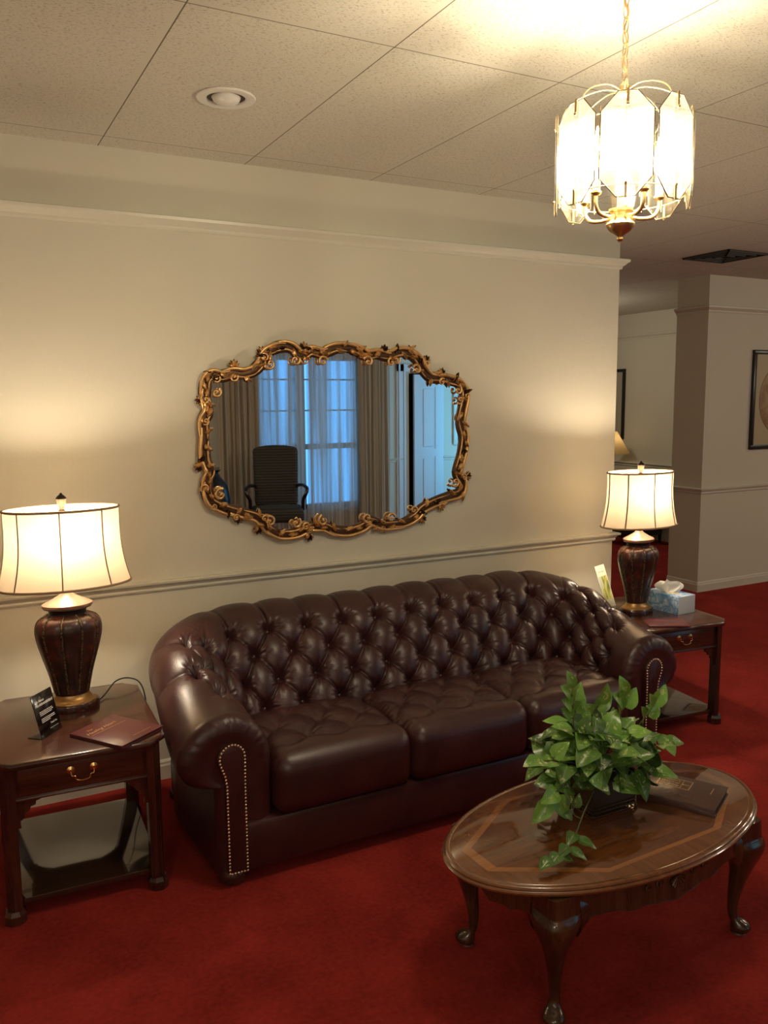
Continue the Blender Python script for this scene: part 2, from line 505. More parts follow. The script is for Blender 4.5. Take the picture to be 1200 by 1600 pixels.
# unseen frame and short angled wall, added to house the cool area light
M_FRAMEW = win.data.materials[0]
ME = Matrix.Translation((7.15, -5.15, 0)) @ Matrix.Rotation(math.radians(150), 4, 'Z')
mb = MB(); mb.box(-.75, .75, -.20, -.06, 0, H, M=ME); struct('wall_added_stub', mb, M_WALL, smooth=False)
mb = MB()
for (a, b, c, d) in ((-.50, -.41, .20, 2.30), (.41, .50, .20, 2.30), (-.50, .50, .20, .29), (-.50, .50, 2.21, 2.30), (-.41, .41, 1.22, 1.28)): mb.box(a, b, -.06, .02, c, d, M=ME)
struct('added_light_frame', mb, M_FRAMEW, smooth=False)

# ------------------------------------------------------------------ sofa
XC = 1.772
SW = 0.822         # half width between the arms (seat)
def interp_prof(prof, per=10):
    return np.array(catmull(prof, per))
PF = [(0, .19), (0, .36), (0, .46), (.022, .535), (.070, .592), (.135, .618), (.205, .612), (.270, .578), (.312, .520), (.326, .462), (.306, .408), (.262, .380), (.212, .378), (.205, .345), (.205, .20), (.205, .05)]
PB = [(0, .19), (0, .38), (.03, .475), (.085, .585), (.140, .685), (.200, .762), (.280, .806), (.365, .803), (.440, .765), (.485, .705), (.492, .640), (.470, .595), (.430, .575), (.405, .545), (.405, .30), (.405, .05)]
PER = 12
PFi = interp_prof(PF, PER); PBi = interp_prof(PB, PER)
varc = np.concatenate([[0], np.cumsum(np.linalg.norm(np.diff(PBi, axis=0), axis=1))]); varc -= varc[PER]  # zero at (0,.38)
YF = -.945          # arm front before the rounded end
YB_IN, YB_OUT = -.565, -.055
R_IN, R_OUT = .13, .42
OW = .318           # outward reach of the arm roll at the front
def plan_segments():
    # left half (mirrored later): inner and outer polylines parameterised together
    xi = XC - SW; xo = XC - SW - OW
    inner = []; outer = []; arc = []
    n1, n2 = 46, 34
    for k in range(n1):
        t = k / n1
        inner.append((xi, YF + (YB_IN - R_IN - YF) * t)); outer.append((xo + .025 * t * t, YF + (YB_OUT - R_OUT - YF) * t))
    for k in range(n2):
        a = PI - (PI / 2) * k / n2
        inner.append((xi + R_IN + R_IN * math.cos(a), YB_IN - R_IN + R_IN * math.sin(a)))
        outer.append((xo + .025 + R_OUT - .025 * (k / n2) + R_OUT * math.cos(a), YB_OUT - R_OUT + R_OUT * math.sin(a)))
    n3 = 150
    xib = xi + R_IN; xob = xo + R_OUT
    for k in range(n3 + 1):
        t = k / n3
        # parameter: both converge to equal x quickly
        xe = xib + (XC - xib) * t
        xo_ = xob + (XC - xob) * t
        inner.append((xe, YB_IN)); outer.append((xo_, YB_OUT))
    return np.array(inner), np.array(outer), n1, n2
inn, out, n1, n2 = plan_segments()
half = len(inn)
def mirror_x(a):
    b = a[::-1][1:].copy(); b[:, 0] = 2 * XC - b[:, 0]; return np.vstack([a, b])
INN = mirror_x(inn); OUT = mirror_x(out)
NU = len(INN)
mid = INN * .55 + OUT * .45
mid[:, :] = mid
uarc = np.concatenate([[0], np.cumsum(np.linalg.norm(np.diff(mid, axis=0), axis=1))])
ucent = uarc[NU // 2]
PU = .172; RV = .110; V0 = .075
NROW_BACK = 4
def wfun(i):
    """0 at the arm front, 1 on the back"""
    y = mid[i][1]; k = min(i, NU - 1 - i)
    if k >= n1 + n2: return 1.0
    return smoothstep(0, n1 + n2, k) ** .85
W = np.array([wfun(i) for i in range(NU)])
base = np.zeros((NU, len(PFi), 3))
for i in range(NU):
    w = W[i]
    of = PFi[:, 0] / OW; ob = PBi[:, 0] / .492
    o = of * (1 - w) + ob * w
    z = PFi[:, 1] * (1 - w) + PBi[:, 1] * w
    p = INN[i][None, :] + (OUT[i] - INN[i])[None, :] * o[:, None]
    base[i, :, 0] = p[:, 0]; base[i, :, 1] = p[:, 1]; base[i, :, 2] = z
# densify in v on the tufted region
vsel = []
nv = len(PFi)
for j in range(nv - 1):
    d = varc[j + 1] - varc[j]
    k = max(1, int(round(d / .0048))) if -.02 < varc[j] < .80 else 1
    for q in range(k): vsel.append(j + q / k)
vsel.append(nv - 1)
vsel = np.array(vsel)
def lerp_v(A, vs):
    j = np.clip(np.floor(vs).astype(int), 0, nv - 2); f = vs - j
    if A.ndim == 1: return A[j] * (1 - f) + A[j + 1] * f
    return A[:, j] * (1 - f)[None, :, None] + A[:, j + 1] * f[None, :, None]
VA = lerp_v(varc, vsel)
# densify in u
usel = []
for i in range(NU - 1):
    d = uarc[i + 1] - uarc[i]; k = max(1, int(round(d / .0048)))
    for q in range(k): usel.append(i + q / k)
usel.append(NU - 1); usel = np.array(usel)
def lerp_u(A, us):
    i = np.clip(np.floor(us).astype(int), 0, NU - 2); f = us - i
    if A.ndim == 1: return A[i] * (1 - f) + A[i + 1] * f
    return A[i] * (1 - f)[:, None, None] + A[i + 1] * f[:, None, None]
S = lerp_u(lerp_v(base, vsel), usel)
UA = lerp_u(uarc, usel); WU = lerp_u(W, usel)
du = np.gradient(S, axis=0); dv = np.gradient(S, axis=1)
Nn = np.cross(dv, du); Nn /= np.linalg.norm(Nn, axis=2, keepdims=True) + 1e-9
# orientation: on the seat side of the back the normal must point to -y / inwards
mi = len(UA) // 2; mj = int(np.argmin(abs(VA - .1)))
if Nn[mi, mj, 1] > 0: Nn = -Nn
U, V = np.meshgrid(UA - ucent, VA, indexing='ij')
Wg = np.repeat(WU[:, None], len(VA), axis=1)
Ue = np.minimum(UA, UA[-1] - UA); Ueg = np.repeat(Ue[:, None], len(VA), axis=1)
vb = (V - V0) / (2 * RV)              # row j at vb=j/2
vtop = (NROW_BACK - 1) * RV + V0      # top row of the back
def ss(a, b, x):
    t = np.clip((x - a) / (b - a), 0, 1); return t * t * (3 - 2 * t)
a_ = U / PU; b_ = vb
top_shift = ((NROW_BACK - 1) % 2) * .5
p_ = a_ + b_; q_ = a_ - b_
diamond = np.abs(np.sin(PI * p_)) * np.abs(np.sin(PI * q_))
h_d = .62 * diamond ** .75 + .38 * diamond ** .30
h_p = np.abs(np.sin(PI * (a_ - top_shift))) ** .42
back_top = ss(vtop - .005, vtop + .03, V)
h_back = h_d * (1 - back_top) + h_p * back_top
fade_over = 1 - ss(vtop + .20, vtop + .36, V)
# the arms carry one more row, over the roll
vtop2 = vtop + RV
arm_top = ss(vtop2 - .005, vtop2 + .03, V)
h_arm = h_d * (1 - arm_top) + np.abs(np.sin(PI * (a_ - .0))) ** .55 * arm_top
fade_arm = 1 - ss(vtop2 + .10, vtop2 + .26, V)
wb = ss(.80, .98, Wg)
hh = h_back * wb + h_arm * (1 - wb)
fo = fade_over * wb + fade_arm * (1 - wb)
low = ss(-.03, .03, V)
front = ss(.10, .20, Ueg)
below = 1 - ss(V0 - .075, V0, V)    # straight pleats under the lowest row
h_low = np.abs(np.sin(PI * a_)) ** .6
hh = hh * (1 - below) + h_low * below
amp = .022 * fo * low * front
disp = amp * (hh - 1.0) + .004 * fo * low * front
gm = math.sqrt(1 / PU ** 2 + 1 / (2 * RV) ** 2)
dp = np.abs(p_ - np.round(p_)) / gm; dq = np.abs(q_ - np.round(q_)) / gm
ts = np.abs((a_ - top_shift) - np.round(a_ - top_shift)) * PU
fine = np.maximum(np.exp(-(dp / .0055) ** 2), np.exp(-(dq / .0055) ** 2))
is_d = (1 - back_top) * wb + (1 - arm_top) * (1 - wb)
is_d = is_d * (1 - below)
disp -= .0050 * fine * is_d * fo * low * front
tsf = (a_ - top_shift) * PU
pl_ = np.exp(-(ts / .006) ** 2) + .55 * np.exp(-((ts - .016 - .05 * np.clip(V - vtop, 0, .1)) / .005) ** 2)
disp -= .0055 * pl_ * back_top * wb * fade_over * front
# buttons: deep dimples and radiating gathers
buttons = []
rows = NROW_BACK + 1
for j in range(rows):
    for k in range(-14, 15):
        uu = (k + (j % 2) * .5) * PU; v0 = V0 + j * RV
        if abs(uu) > ucent: continue
        ue = ucent - abs(uu)
        if ue < .14: continue
        wloc = float(np.interp(uu + ucent, UA, WU))
        if j == rows - 1 and wloc > .84: continue
        d2u = U - uu; d2v = V - v0
        r = np.sqrt(d2u ** 2 + d2v ** 2)
        m = r < .12
        th = np.arctan2(d2v, d2u)
        ph = (k * 1.7 + j * 2.3)
        wr = np.sin(9 * th + ph) * .5 + np.sin(15 * th + ph * 2 + 30 * r) * .5
        wr = np.sign(wr) * np.abs(wr) ** .8
        env = np.exp(-((r - .034) / .022) ** 2)
        disp += np.where(m, -.040 * np.exp(-(r / .0255) ** 1.6) + .0034 * wr * env, 0)
        buttons.append((uu + ucent, v0))
S = S + Nn * disp[..., None]
# soft overall unevenness
S[..., 2] += 0.0025 * np.sin(U * 9.0) * low * fo
# front roll ends
def arm_end(Srow, spine, sgn):
    rows_ = []
    for k in range(1, 9):
        a = (PI / 2) * k / 8
        ins = .060 * (1 - math.cos(a)); adv = .045 * math.sin(a)
        R = Srow.copy()
        for j in range(len(R)):
            sp = np.array([spine, R[j][1], min(max(R[j][2], .10), .50)])
            v = sp - R[j]; L = np.linalg.norm(v) + 1e-9
            kk = min(ins, max(0, L - .012)) / L
            R[j] = R[j] + v * kk
            # gathers in the leather where it turns over the front
            an = math.atan2(R[j][2] - .49, R[j][0] - spine)
            if R[j][2] > .40:
                g = .0011 * math.sin(22 * an) * math.sin(2 * a) * abs(math.sin(5 * an))
                R[j][1] -= g
            R[j][1] -= adv
        rows_.append(R)
    last = rows_[-1].copy()
    for ins in (.02, .045, .075):
        R = last.copy()
        for j in range(len(R)):
            sp = np.array([spine, R[j][1], min(max(R[j][2], .12), .47)])
            v = sp - R[j]; L = np.linalg.norm(v) + 1e-9
            R[j] = R[j] + v * min(ins, max(0, L - .004)) / L
            R[j][1] += .004 if ins < .03 else .010
        rows_.append(R)
    return rows_
spL = XC - SW - .145; spR = XC + SW + .145
rowsL = arm_end(S[0], spL, 1); rowsR = arm_end(S[-1], spR, -1)
ALL = [r for r in reversed(rowsL)] + [S[i] for i in range(len(S))] + rowsR
sofa = thing('chesterfield_sofa', 'long oxblood leather button-tufted sofa with rolled arms under the gilt mirror', 'sofa', (XC, -.5, 0))
def sofa_build(mb, name, mats, parent=None, **k):
    o = mb.build(name, mats, parent or sofa, **k)
    if parent is None: o.location = (-XC, .5, 0)
    return o
mb = MB(); mb.grid([[tuple(p) for p in row] for row in ALL])
up = sofa_build(mb, 'tufted_upholstery', M_LEATHER, angle=80)
# inner block behind the cushions, and the frame that closes the bottom
mb = MB()
mb.box(XC - SW - .02, XC + SW + .02, -.60, -.20, .06, .40, .01)
mb.box(XC - SW - .19, XC + SW + .19, -.90, -.25, .05, .20, .01)
sofa_build(mb, 'frame_deck', M_LEATHER)
mb = MB(); mb.box(XC - SW - .108, XC + SW + .108, -1.000, -.60, .055, .232, .016)
sofa_build(mb, 'front_rail', M_LEATHER)
# buttons
Sbtn = MB(); 
bm_btn = MB(); bm_btn.ball((0, 0, 0), .0095, 1, 1, .55, n=8)
bt_mesh = None
def surf_at(u, v):
    i = int(np.argmin(abs(UA - u))); j = int(np.argmin(abs(VA - v)))
    return S[i, j], Nn[i, j]
for (u, v) in buttons:
    p, n = surf_at(u, v)
    if bt_mesh is None:
        b = bm_btn.build('button', M_LEATHER, up); bt_mesh = b
    else:
        b = bt_mesh.copy(); COL.objects.link(b)
    b.location = Vector(p) + Vector(n) * .002
    b.rotation_euler = Vector(n).to_track_quat('Z', 'Y').to_euler()

# seat cushions
def rounded_block(n, hx, hy, hz, r):
    """cube-sphere style rounded block; n = (nx,ny,nz)"""
    pts = {}; faces = []; verts = []
    def vid(i, j, k):
        key = (i, j, k)
        if key not in pts:
            x = -hx + 2 * hx * i / n[0]; y = -hy + 2 * hy * j / n[1]; z = -hz + 2 * hz * k / n[2]
            c = np.array([min(max(x, -hx + r), hx - r), min(max(y, -hy + r), hy - r), min(max(z, -hz + r), hz - r)])
            d = np.array([x, y, z]) - c; L = np.linalg.norm(d)
            pp = c + d / L * r if L > 1e-9 else np.array([x, y, z])
            pts[key] = len(verts); verts.append(pp)
        return pts[key]
    for i in range(n[0]):
        for j in range(n[1]):
            faces.append((vid(i, j, 0), vid(i, j + 1, 0), vid(i + 1, j + 1, 0), vid(i + 1, j, 0)))
            faces.append((vid(i, j, n[2]), vid(i + 1, j, n[2]), vid(i + 1, j + 1, n[2]), vid(i, j + 1, n[2])))
    for i in range(n[0]):
        for k in range(n[2]):
            faces.append((vid(i, 0, k), vid(i + 1, 0, k), vid(i + 1, 0, k + 1), vid(i, 0, k + 1)))
            faces.append((vid(i, n[1], k), vid(i, n[1], k + 1), vid(i + 1, n[1], k + 1), vid(i + 1, n[1], k)))
    for j in range(n[1]):
        for k in range(n[2]):
            faces.append((vid(0, j, k), vid(0, j, k + 1), vid(0, j + 1, k + 1), vid(0, j + 1, k)))
            faces.append((vid(n[0], j, k), vid(n[0], j + 1, k), vid(n[0], j + 1, k + 1), vid(n[0], j, k + 1)))
    return np.array(verts), faces
CW = 2 * SW / 3; CHX = CW / 2 + .002; CHY = .250; CHZ = .112
cy0 = -.775
for c in range(3):
    V3, F3 = rounded_block((84, 84, 20), CHX, CHY, CHZ, .058)
    xx, yy, zz = V3[:, 0].copy(), V3[:, 1].copy(), V3[:, 2].copy()
    topw = ss(.0, CHZ * .9, zz)
    # crown
    crown = .020 * np.clip(1 - (xx / CHX) ** 4, 0, 1) * np.clip(1 - np.abs(yy / CHY) ** 3.5, 0, 1)
    V3[:, 2] += topw * crown
    # front edge rolls
    V3[:, 1] -= .014 * ss(CHY - .08, CHY, -yy) * np.sin(PI * np.clip((zz + CHZ) / (2 * CHZ), 0, 1)) * np.clip(1 - (xx / CHX) ** 6, 0, 1)
    # diamond tufting on the rear part of the top
    pu = CW / 3; pv = .115; CB = .022
    yr = yy - CB                      # first row of buttons
    aa = xx / pu;  bb = yr / (2 * pv)
    dd = (np.abs(np.sin(PI * (aa + bb))) * np.abs(np.sin(PI * (aa - bb)))) ** .5
    reg = ss(-.150, -.115, yy) * topw * ss(0, .03, CHX - np.abs(xx)) 
    V3[:, 2] += -.017 * (1 - dd) * reg
    # scalloped tuck line in front of the buttons
    ln = -.140 - .016 * np.cos(2 * PI * aa)
    V3[:, 2] += -.009 * np.exp(-((yy - ln) / .016) ** 2) * topw * ss(0, .03, CHX - np.abs(xx))
    btn = []
    for (bx, by) in ((-pu, CB), (0, CB), (pu, CB), (-pu / 2, CB + pv), (pu / 2, CB + pv), (-pu / 2, CB - pv), (pu / 2, CB - pv)):
        if abs(bx) > CHX - .03: continue
        r = np.sqrt((xx - bx) ** 2 + (yy - by) ** 2); th = np.arctan2(yy - by, xx - bx)
        V3[:, 2] += topw * (-.016 * np.exp(-(r / .024) ** 1.7) + .0020 * np.sin(8 * th + bx * 30) * np.exp(-((r - .035) / .022) ** 2))
        if by > 0: btn.append((bx, by))
    # gathers along the seam sides
    V3[:, 2] += topw * .0018 * np.sin(yy * 240 + c) * ss(.07, .0, CHX - np.abs(xx)) 
    cx = XC - SW + CW * (c + .5)
    mb = MB(); mb.add([(cx + p[0], cy0 + p[1], .338 + p[2]) for p in V3], F3)
    cu = sofa_build(mb, 'seat_cushion', M_LEATHER, angle=80)
    for (bx, by) in btn:
        r = (xx - bx) ** 2 + (yy - by) ** 2 + (1 - topw) * 9
        jj = int(np.argmin(r)); p = V3[jj]
        b = bt_mesh.copy(); COL.objects.link(b); b.parent = cu
        b.location = (cx + p[0], cy0 + p[1], .338 + p[2] + .003); b.rotation_euler = (0, 0, 0)

# arm facings with nailheads
def facing_outline(cx, sgn, n=14):
    # narrow panel with a rounded head that leans outwards like the scroll
    hw = .036
    L = [(cx - sgn * hw * -1, .06)]
    pts = [(cx + sgn * hw, .062), (cx + sgn * hw, .30), (cx + sgn * hw, .40), (cx + sgn * (hw + .002), .465)]
    hc = (cx - sgn * .012, .475); r = .050
    for k in range(n + 1):
        a = math.radians(0) + math.radians(205) * k / n
        pts.append((hc[0] + sgn * r * math.cos(a), hc[1] + r * math.sin(a) * .98))
    pts += [(cx - sgn * (hw + .006), .415), (cx - sgn * hw, .38), (cx - sgn * hw, .062)]
    return pts
nail_mesh = None
for sgn, cx in ((1, XC - SW - .139), (-1, XC + SW + .139)):
    pl = facing_outline(cx, sgn)
    mb = MB()
    yf = -.992
    P0 = [(x, z) for x, z in pl]
    rings = []
    for (ins, y) in ((0, yf + .03), (0, yf - .002), (.003, yf - .006), (.010, yf - .009)):
        ccx = sum(p[0] for p in P0) / len(P0)
        rings.append([(x + (ccx - x) * ins / .04, y, z + (.30 - z) * ins / .3) for x, z in P0])
    mb.rings(rings)
    fac = sofa_build(mb, 'arm_facing', M_LEATHER)
    # nails along the outline
    Q = [Vector((x, z)) for x, z in P0] + [Vector(P0[0])]
    L = [0]
    for a, b in zip(Q[:-1], Q[1:]): L.append(L[-1] + (b - a).length)
    n = 84; ps = []
    for k in range(n):
        s = L[-1] * k / n
        i = max(j for j in range(len(L)) if L[j] <= s + 1e-9); i = min(i, len(Q) - 2)
        t = (s - L[i]) / max(1e-9, L[i + 1] - L[i]); p = Q[i].lerp(Q[i + 1], t)
        p = Vector((p.x + (cx - p.x) * .12, p.y))
        ps.append((p.x, yf - .009, p.y))
    if sgn == 1:
        for p in ps:
            if nail_mesh is None:
                m2 = MB(); m2.ball((0, 0, 0), .0044, 1, .8, 1, n=6); nail = m2.build('nailhead', M_NAIL, fac); nail_mesh = nail
            else:
                nail = nail_mesh.copy(); COL.objects.link(nail); nail.parent = fac
            nail.location = p
    else:
        m2 = MB()
        for p in ps: m2.ball(p, .0040, 1, .6, 1, n=6)
        o = m2.build('nailhead_trim', M_NAIL, fac); o['kind'] = 'stuff'
# bun feet
for x in (XC - SW - .14, XC + SW + .14):
    for y in (-.93, -.22):
        mb = MB(); mb.lathe([(.040, 0), (.050, .008), (.052, .024), (.046, .040), (.040, .058)], 20, c=(x, y, 0))
        sofa_build(mb, 'foot', M_MAHOG_Z)

# ------------------------------------------------------------------ end tables
def clip_poly(hx, hy, c):
    return [(-hx + c, -hy), (hx - c, -hy), (hx, -hy + c), (hx, hy - c), (hx - c, hy), (-hx + c, hy), (-hx, hy - c), (-hx, -hy + c)]
M_SHELF = mat('polished_shelf_veneer', (.035, .017, .010), .10, coat=1.0, coat_rough=.05, spec=.8)
def end_table(label, loc, rz):
    t = thing('end_table', label, 'end table', loc, rz, 'clipped-corner mahogany end tables')
    hx, hy, c = .272, .332, .055
    mb = MB()
    R = []
    for (ins, z) in ((.008, .526), (.002, .529), (0, .533), (0, .543), (.003, .548), (.009, .550)):
        R.append([(x, y, z) for x, y in clip_poly(hx - ins, hy - ins, c - ins * .4)])
    mb.rings(R); mb.build('table_top', M_MAHOG, t, angle=50)
    ax, ay = .240, .292
    for (x0, x1, y0, y1) in ((-ax, -ax + .018, -ay + .02, ay - .02), (ax - .018, ax, -ay + .02, ay - .02), (-ax + .03, ax - .03, ay - .018, ay)):
        mb = MB(); mb.box(x0, x1, y0, y1, .415, .527); mb.build('apron', M_MAHOG, t, smooth=False)
    mb = MB(); mb.box(-ax + .03, ax - .03, -ay + .004, -ay + .02, .412, .527)
    mb.box(-ax + .03, ax - .03, -ay - .004, -ay + .006, .408, .416, .002); mb.build('front_frame', M_MAHOG, t, smooth=False)
    mb = MB(); mb.box(-.195, .195, -ay - .002, -ay + .010, .424, .518, .002)
    dr = mb.build('drawer', M_MAHOG, t)
    mb = MB()
    for s in (-1, 1):
        Mx = Matrix.Translation((s * .036, -ay - .004, .484)) @ Matrix.Rotation(PI / 2, 4, 'X')
        mb.lathe([(.0125, -.004), (.013, .001), (.008, .003), (.009, .004), (.004, .006), (.0035, .014)], 18, M=Mx)
    bail = catmull([(-.036, -ay - .016, .484), (-.034, -ay - .019, .470), (-.024, -ay - .021, .468), (-.020, -ay - .022, .456), (0, -ay - .023, .452), (.020, -ay - .022, .456), (.024, -ay - .021, .468), (.034, -ay - .019, .470), (.036, -ay - .016, .484)], 5)
    mb.tube(bail, .0024, 8)
    h = mb.build('bail_handle', M_BRASS, dr); h['label'] = 'brass bail handle'
    for sx in (-1, 1):
        for sy in (-1, 1):
            mb = MB()
            cx, cy = sx * (ax - .012), sy * (ay - .012)
            w = .024; ch = .010
            poly = [(-w, -w + 0), (w, -w)]
            # square leg with the outer corner clipped and reeded
            P = []
            for (px, py) in [(w, -w), (w, w), (-w, w), (-w, -w)]:
                P.append((px * sx, py * sy))
            outer = []
            for k in range(13):
                f = k / 12.0
                x = w; y = w
                bx = w - .022 * (1 - f); by = w - .022 * f
                g = .0022 * abs(math.sin(f * PI * 3))
                outer.append(((bx - g * .7) * sx, (by - g * .7) * sy))
            # ring: inner corner, edge, clipped reeding, edge
            ring = [(-w * sx, -w * sy), (-w * sx, w * sy)] + outer + [(w * sx, -w * sy)]
            mb.rings([[(cx + x, cy + y, z) for x, y in ring] for z in (.045, .527)])
            ang = [math.radians(22.5 + 45 * k) for k in range(8)]
            for (r0, z0, r1, z1) in ((.036, 0, .036, .030), (.036, .030, .029, .044)):
                mb.rings([[(cx + r * math.cos(a), cy + r * math.sin(a), z) for a in ang] for r, z in ((r0, z0), (r1, z1))])
            mb.build('leg', M_MAHOG_Z, t, angle=30)
    # pierced corner brackets
    def bracket(M, L=.075):
        poly = [(0, 0), (L, 0), (L, -.010), (L * .80, -.014), (L * .78, -.026), (L * .58, -.030), (L * .52, -.044), (L * .34, -.050), (L * .30, -.066), (L * .14, -.074), (.012, -.098), (0, -.098)]
        mb = MB(); mb.prism([(x, y) for x, y in reversed(poly)], -.006, .006, M=M); 
        for (a, b) in ((.018, -.022), (.030, -.016)):
            pass
        mb.build('bracket', M_MAHOG_Z, t, smooth=False)
    RX = Matrix.Rotation(PI / 2, 4, 'X')
    for s in (-1, 1):
        for yy in (-ay + .012, ay - .012):
            S_ = Matrix.Diagonal((-s, 1, 1, 1))
            bracket(Matrix.Translation((s * (ax - .035), yy, .413)) @ S_ @ RX)
        for yy in (-1, 1):
            S_ = Matrix.Rotation(PI / 2 * (1 if yy < 0 else -1), 4, 'Z')
            bracket(Matrix.Translation((s * (ax - .012), yy * (ay - .035), .413)) @ S_ @ RX, .07)
    mb = MB(); mb.box(-ax + .004, ax - .004, -ay + .004, ay - .004, .055, .075, .002)
    mb.build('shelf', M_SHELF, t)
    return t
LT = (.353, -.553, 0); LTR = math.radians(-2.5)
RT = (3.268, -.425, 0); RTR = math.radians(-6.4)
end_table('dark mahogany end table left of the sofa, holding the black sign stand and maroon book', LT, LTR)
end_table('dark mahogany end table right of the sofa, holding the tissue box', RT, RTR)
TT = .550

# ------------------------------------------------------------------ table lamps
def urn_mat():
    m = mat('mottled_burgundy_glaze', (.10, .03, .02), .32, coat=.3, coat_rough=.2); t = NT(m)
    v = t.coords(); n = t.noise(v, 26, 5, .65, .5); n2 = t.noise(v, 9, 3, .6)
    f = t.math('ADD', t.math('MULTIPLY', n, .6), t.math('MULTIPLY', n2, .4))
    t.col(t.ramp(f, [(.36, (.012, .007, .005)), (.62, (.105, .022, .013)), (.50, (.036, .012, .008))]))
    t.bump(n, .15, .002); return m
M_URN = urn_mat()
M_ANTGOLD = mat('antique_gilt', (.42, .24, .09), .35, metal=.8)
M_BLUSH = mat('marbled_rose_gilt', (.24, .145, .10), .35, metal=.35)
def beaded():
    m = mat('beaded_gilt_braid', (.20, .13, .06), .45, metal=.5); t = NT(m)
    v = t.coords((1, 1, 1)); n = t.noise(v, 160, 2, .5)
    t.col(t.ramp(n, [(.42, (.02, .014, .008)), (.6, (.19, .12, .06))])); t.bump(n, .8, .003); return m
M_BRAID = beaded()
M_SHADE = translucent_cloth('cream_silk_shade', (.56, .46, .33), tr=.24)
M_SHADETRIM = mat('tan_shade_binding', (.34, .23, .14), .8)
def table_lamp(label, loc, rz, watts, shade_rot=0.0):
    t = thing('table_lamp', label, 'lamp', loc, rz, 'ribbed burgundy urn table lamps')
    OY = .76
    mb = MB(); mb.lathe([(.094, 0), (.096, .004), (.096, .022), (.092, .027), (.070, .028)], 40, 1, OY)
    mb.build('plinth', M_MAHOG_Z, t)
    mb = MB(); mb.lathe([(.088, .026), (.086, .031), (.074, .036), (.068, .042), (.062, .050), (.060, .056)], 40, 1, OY)
    mb.build('base_ring', M_ANTGOLD, t)
    prof = [(.057, .074), (.060, .080), (.064, .10), (.078, .16), (.096, .22), (.110, .27), (.117, .305), (.118, .330), (.112, .352), (.098, .368), (.076, .378), (.066, .381)]
    prof = [(p[0], p[1] - .022) for p in catmull(prof, 4)]
    NR = 10
    def lobes(a, z):
        return 1 - .045 * (1 - abs(math.sin(a * NR / 2))) ** 2 * smoothstep(.07, .12, z)
    mb = MB(); mb.lathe(prof, 120, 1, OY, fn=lobes); body = mb.build('urn_body', M_URN, t, angle=60)
    for k in range(NR):
        a = 2 * PI * k / NR
        pts = []; 
        for (r, z) in prof[6:-2]:
            rr = r * .962
            pts.append((rr * math.cos(a), rr * math.sin(a) * OY, z))
        mb = MB(); mb.tube(pts, .0042, 6, flat=1.0); mb.build('rib_braid', M_BRAID, body)
    mb = MB(); mb.lathe([(.066, .356), (.064, .363), (.067, .374), (.070, .380), (.060, .382)], 40, 1, OY); mb.build('neck_collar', M_BLACKWOOD, t)
    mb = MB(); mb.lathe([(.070, .378), (.084, .381), (.089, .388), (.088, .396), (.080, .401), (.060, .410), (.040, .421), (.026, .430), (.018, .438), (.014, .442)], 40, 1, OY)
    mb.build('cap', M_BLUSH, t)
    mb = MB(); mb.lathe([(.015, .438), (.017, .445), (.012, .470), (.012, .50), (.018, .505), (.018, .56), (.010, .565)], 16); mb.build('socket', M_ANTGOLD, t)
    # shade, open at both ends
    z0, z1 = .468, .745
    def rad(f):   # bell profile, f 0 bottom .. 1 top
        return .229 + (.198 - .229) * f - .016 * math.sin(PI * f) * (1 - .35 * f)
    OS = .62
    mb = MB(); N = 64; KZ = 16
    rings = []
    for k in range(KZ + 1):
        f = k / KZ; r = rad(f); z = z0 + (z1 - z0) * f
        rings.append([(r * math.cos(2 * PI * i / N), r * OS * math.sin(2 * PI * i / N), z) for i in range(N)])
    mb.rings(rings, cap=False)
    sh = mb.build('lamp_shade', M_SHADE, t, recalc=False)
    sh.rotation_euler = (0, 0, shade_rot)
    for (f, w) in ((0, .0045), (1, .0045)):
        r = rad(f) + .001; z = z0 + (z1 - z0) * f
        mb = MB(); mb.tube([(r * math.cos(2 * PI * i / N), r * OS * math.sin(2 * PI * i / N), z) for i in range(N)], w, 8, closed=True)
        mb.build('binding', M_SHADETRIM, sh)
    for k in range(8):
        a = 2 * PI * (k + .0) / 8 + math.radians(-7)
        pts = []
        for q in range(13):
            f = q / 12; r = rad(f) + .0008
            pts.append((r * math.cos(a), r * OS * math.sin(a), z0 + (z1 - z0) * f))
        mb = MB(); mb.tube(pts, .0046, 6, flat=.5); mb.build('seam_strip', M_SHADETRIM, sh)
    # harp and spider
    mb = MB()
    mb.tube(catmull([(-.018, 0, .50), (-.050, 0, .56), (-.060, 0, .63), (-.040, 0, .70), (0, 0, .732), (.040, 0, .70), (.060, 0, .63), (.050, 0, .56), (.018, 0, .50)], 6), .0018, 6)
    rt = rad(1) - .004
    for a in (.4, .4 + 2.1, .4 + 4.2):
        mb.tube([(0, 0, .733), (rt * .75 * math.cos(a), rt * .75 * OS * math.sin(a), .730), (rt * math.cos(a), rt * OS * math.sin(a), .742)], .0014, 6)
    mb.build('harp', M_WHITE, t)
    mb = MB(); mb.lathe([(.012, .732), (.013, .738), (.008, .742), (.008, .748), (.014, .758), (.016, .772), (.018, .778), (.018, .781)], 16)
    fi = mb.build('finial', M_BLUSH, t)
    mb = MB(); mb.lathe([(.019, .781), (.019, .783), (.014, .790), (.006, .796), (.003, .802)], 16); mb.build('finial_tip', M_BLACKWOOD, fi)
    mb = MB(); mb.ball((0, 0, .650), .026, n=12); mb.lathe([(.014, .56), (.016, .585), (.024, .61)], 16); mb.build('light_bulb', bulb_mat('lit_frosted_bulb', 14), t)
    L = add_light('table_lamp_light', 'POINT', (loc[0], loc[1], loc[2] + .655), watts, WARM, radius=.03)
    return t
LL = (.372, -.430, TT); RL = (3.205, -.415, TT)
table_lamp('lit ribbed burgundy urn lamp on the left end table behind the sign stand', LL, 0, LAMP_W, 0)
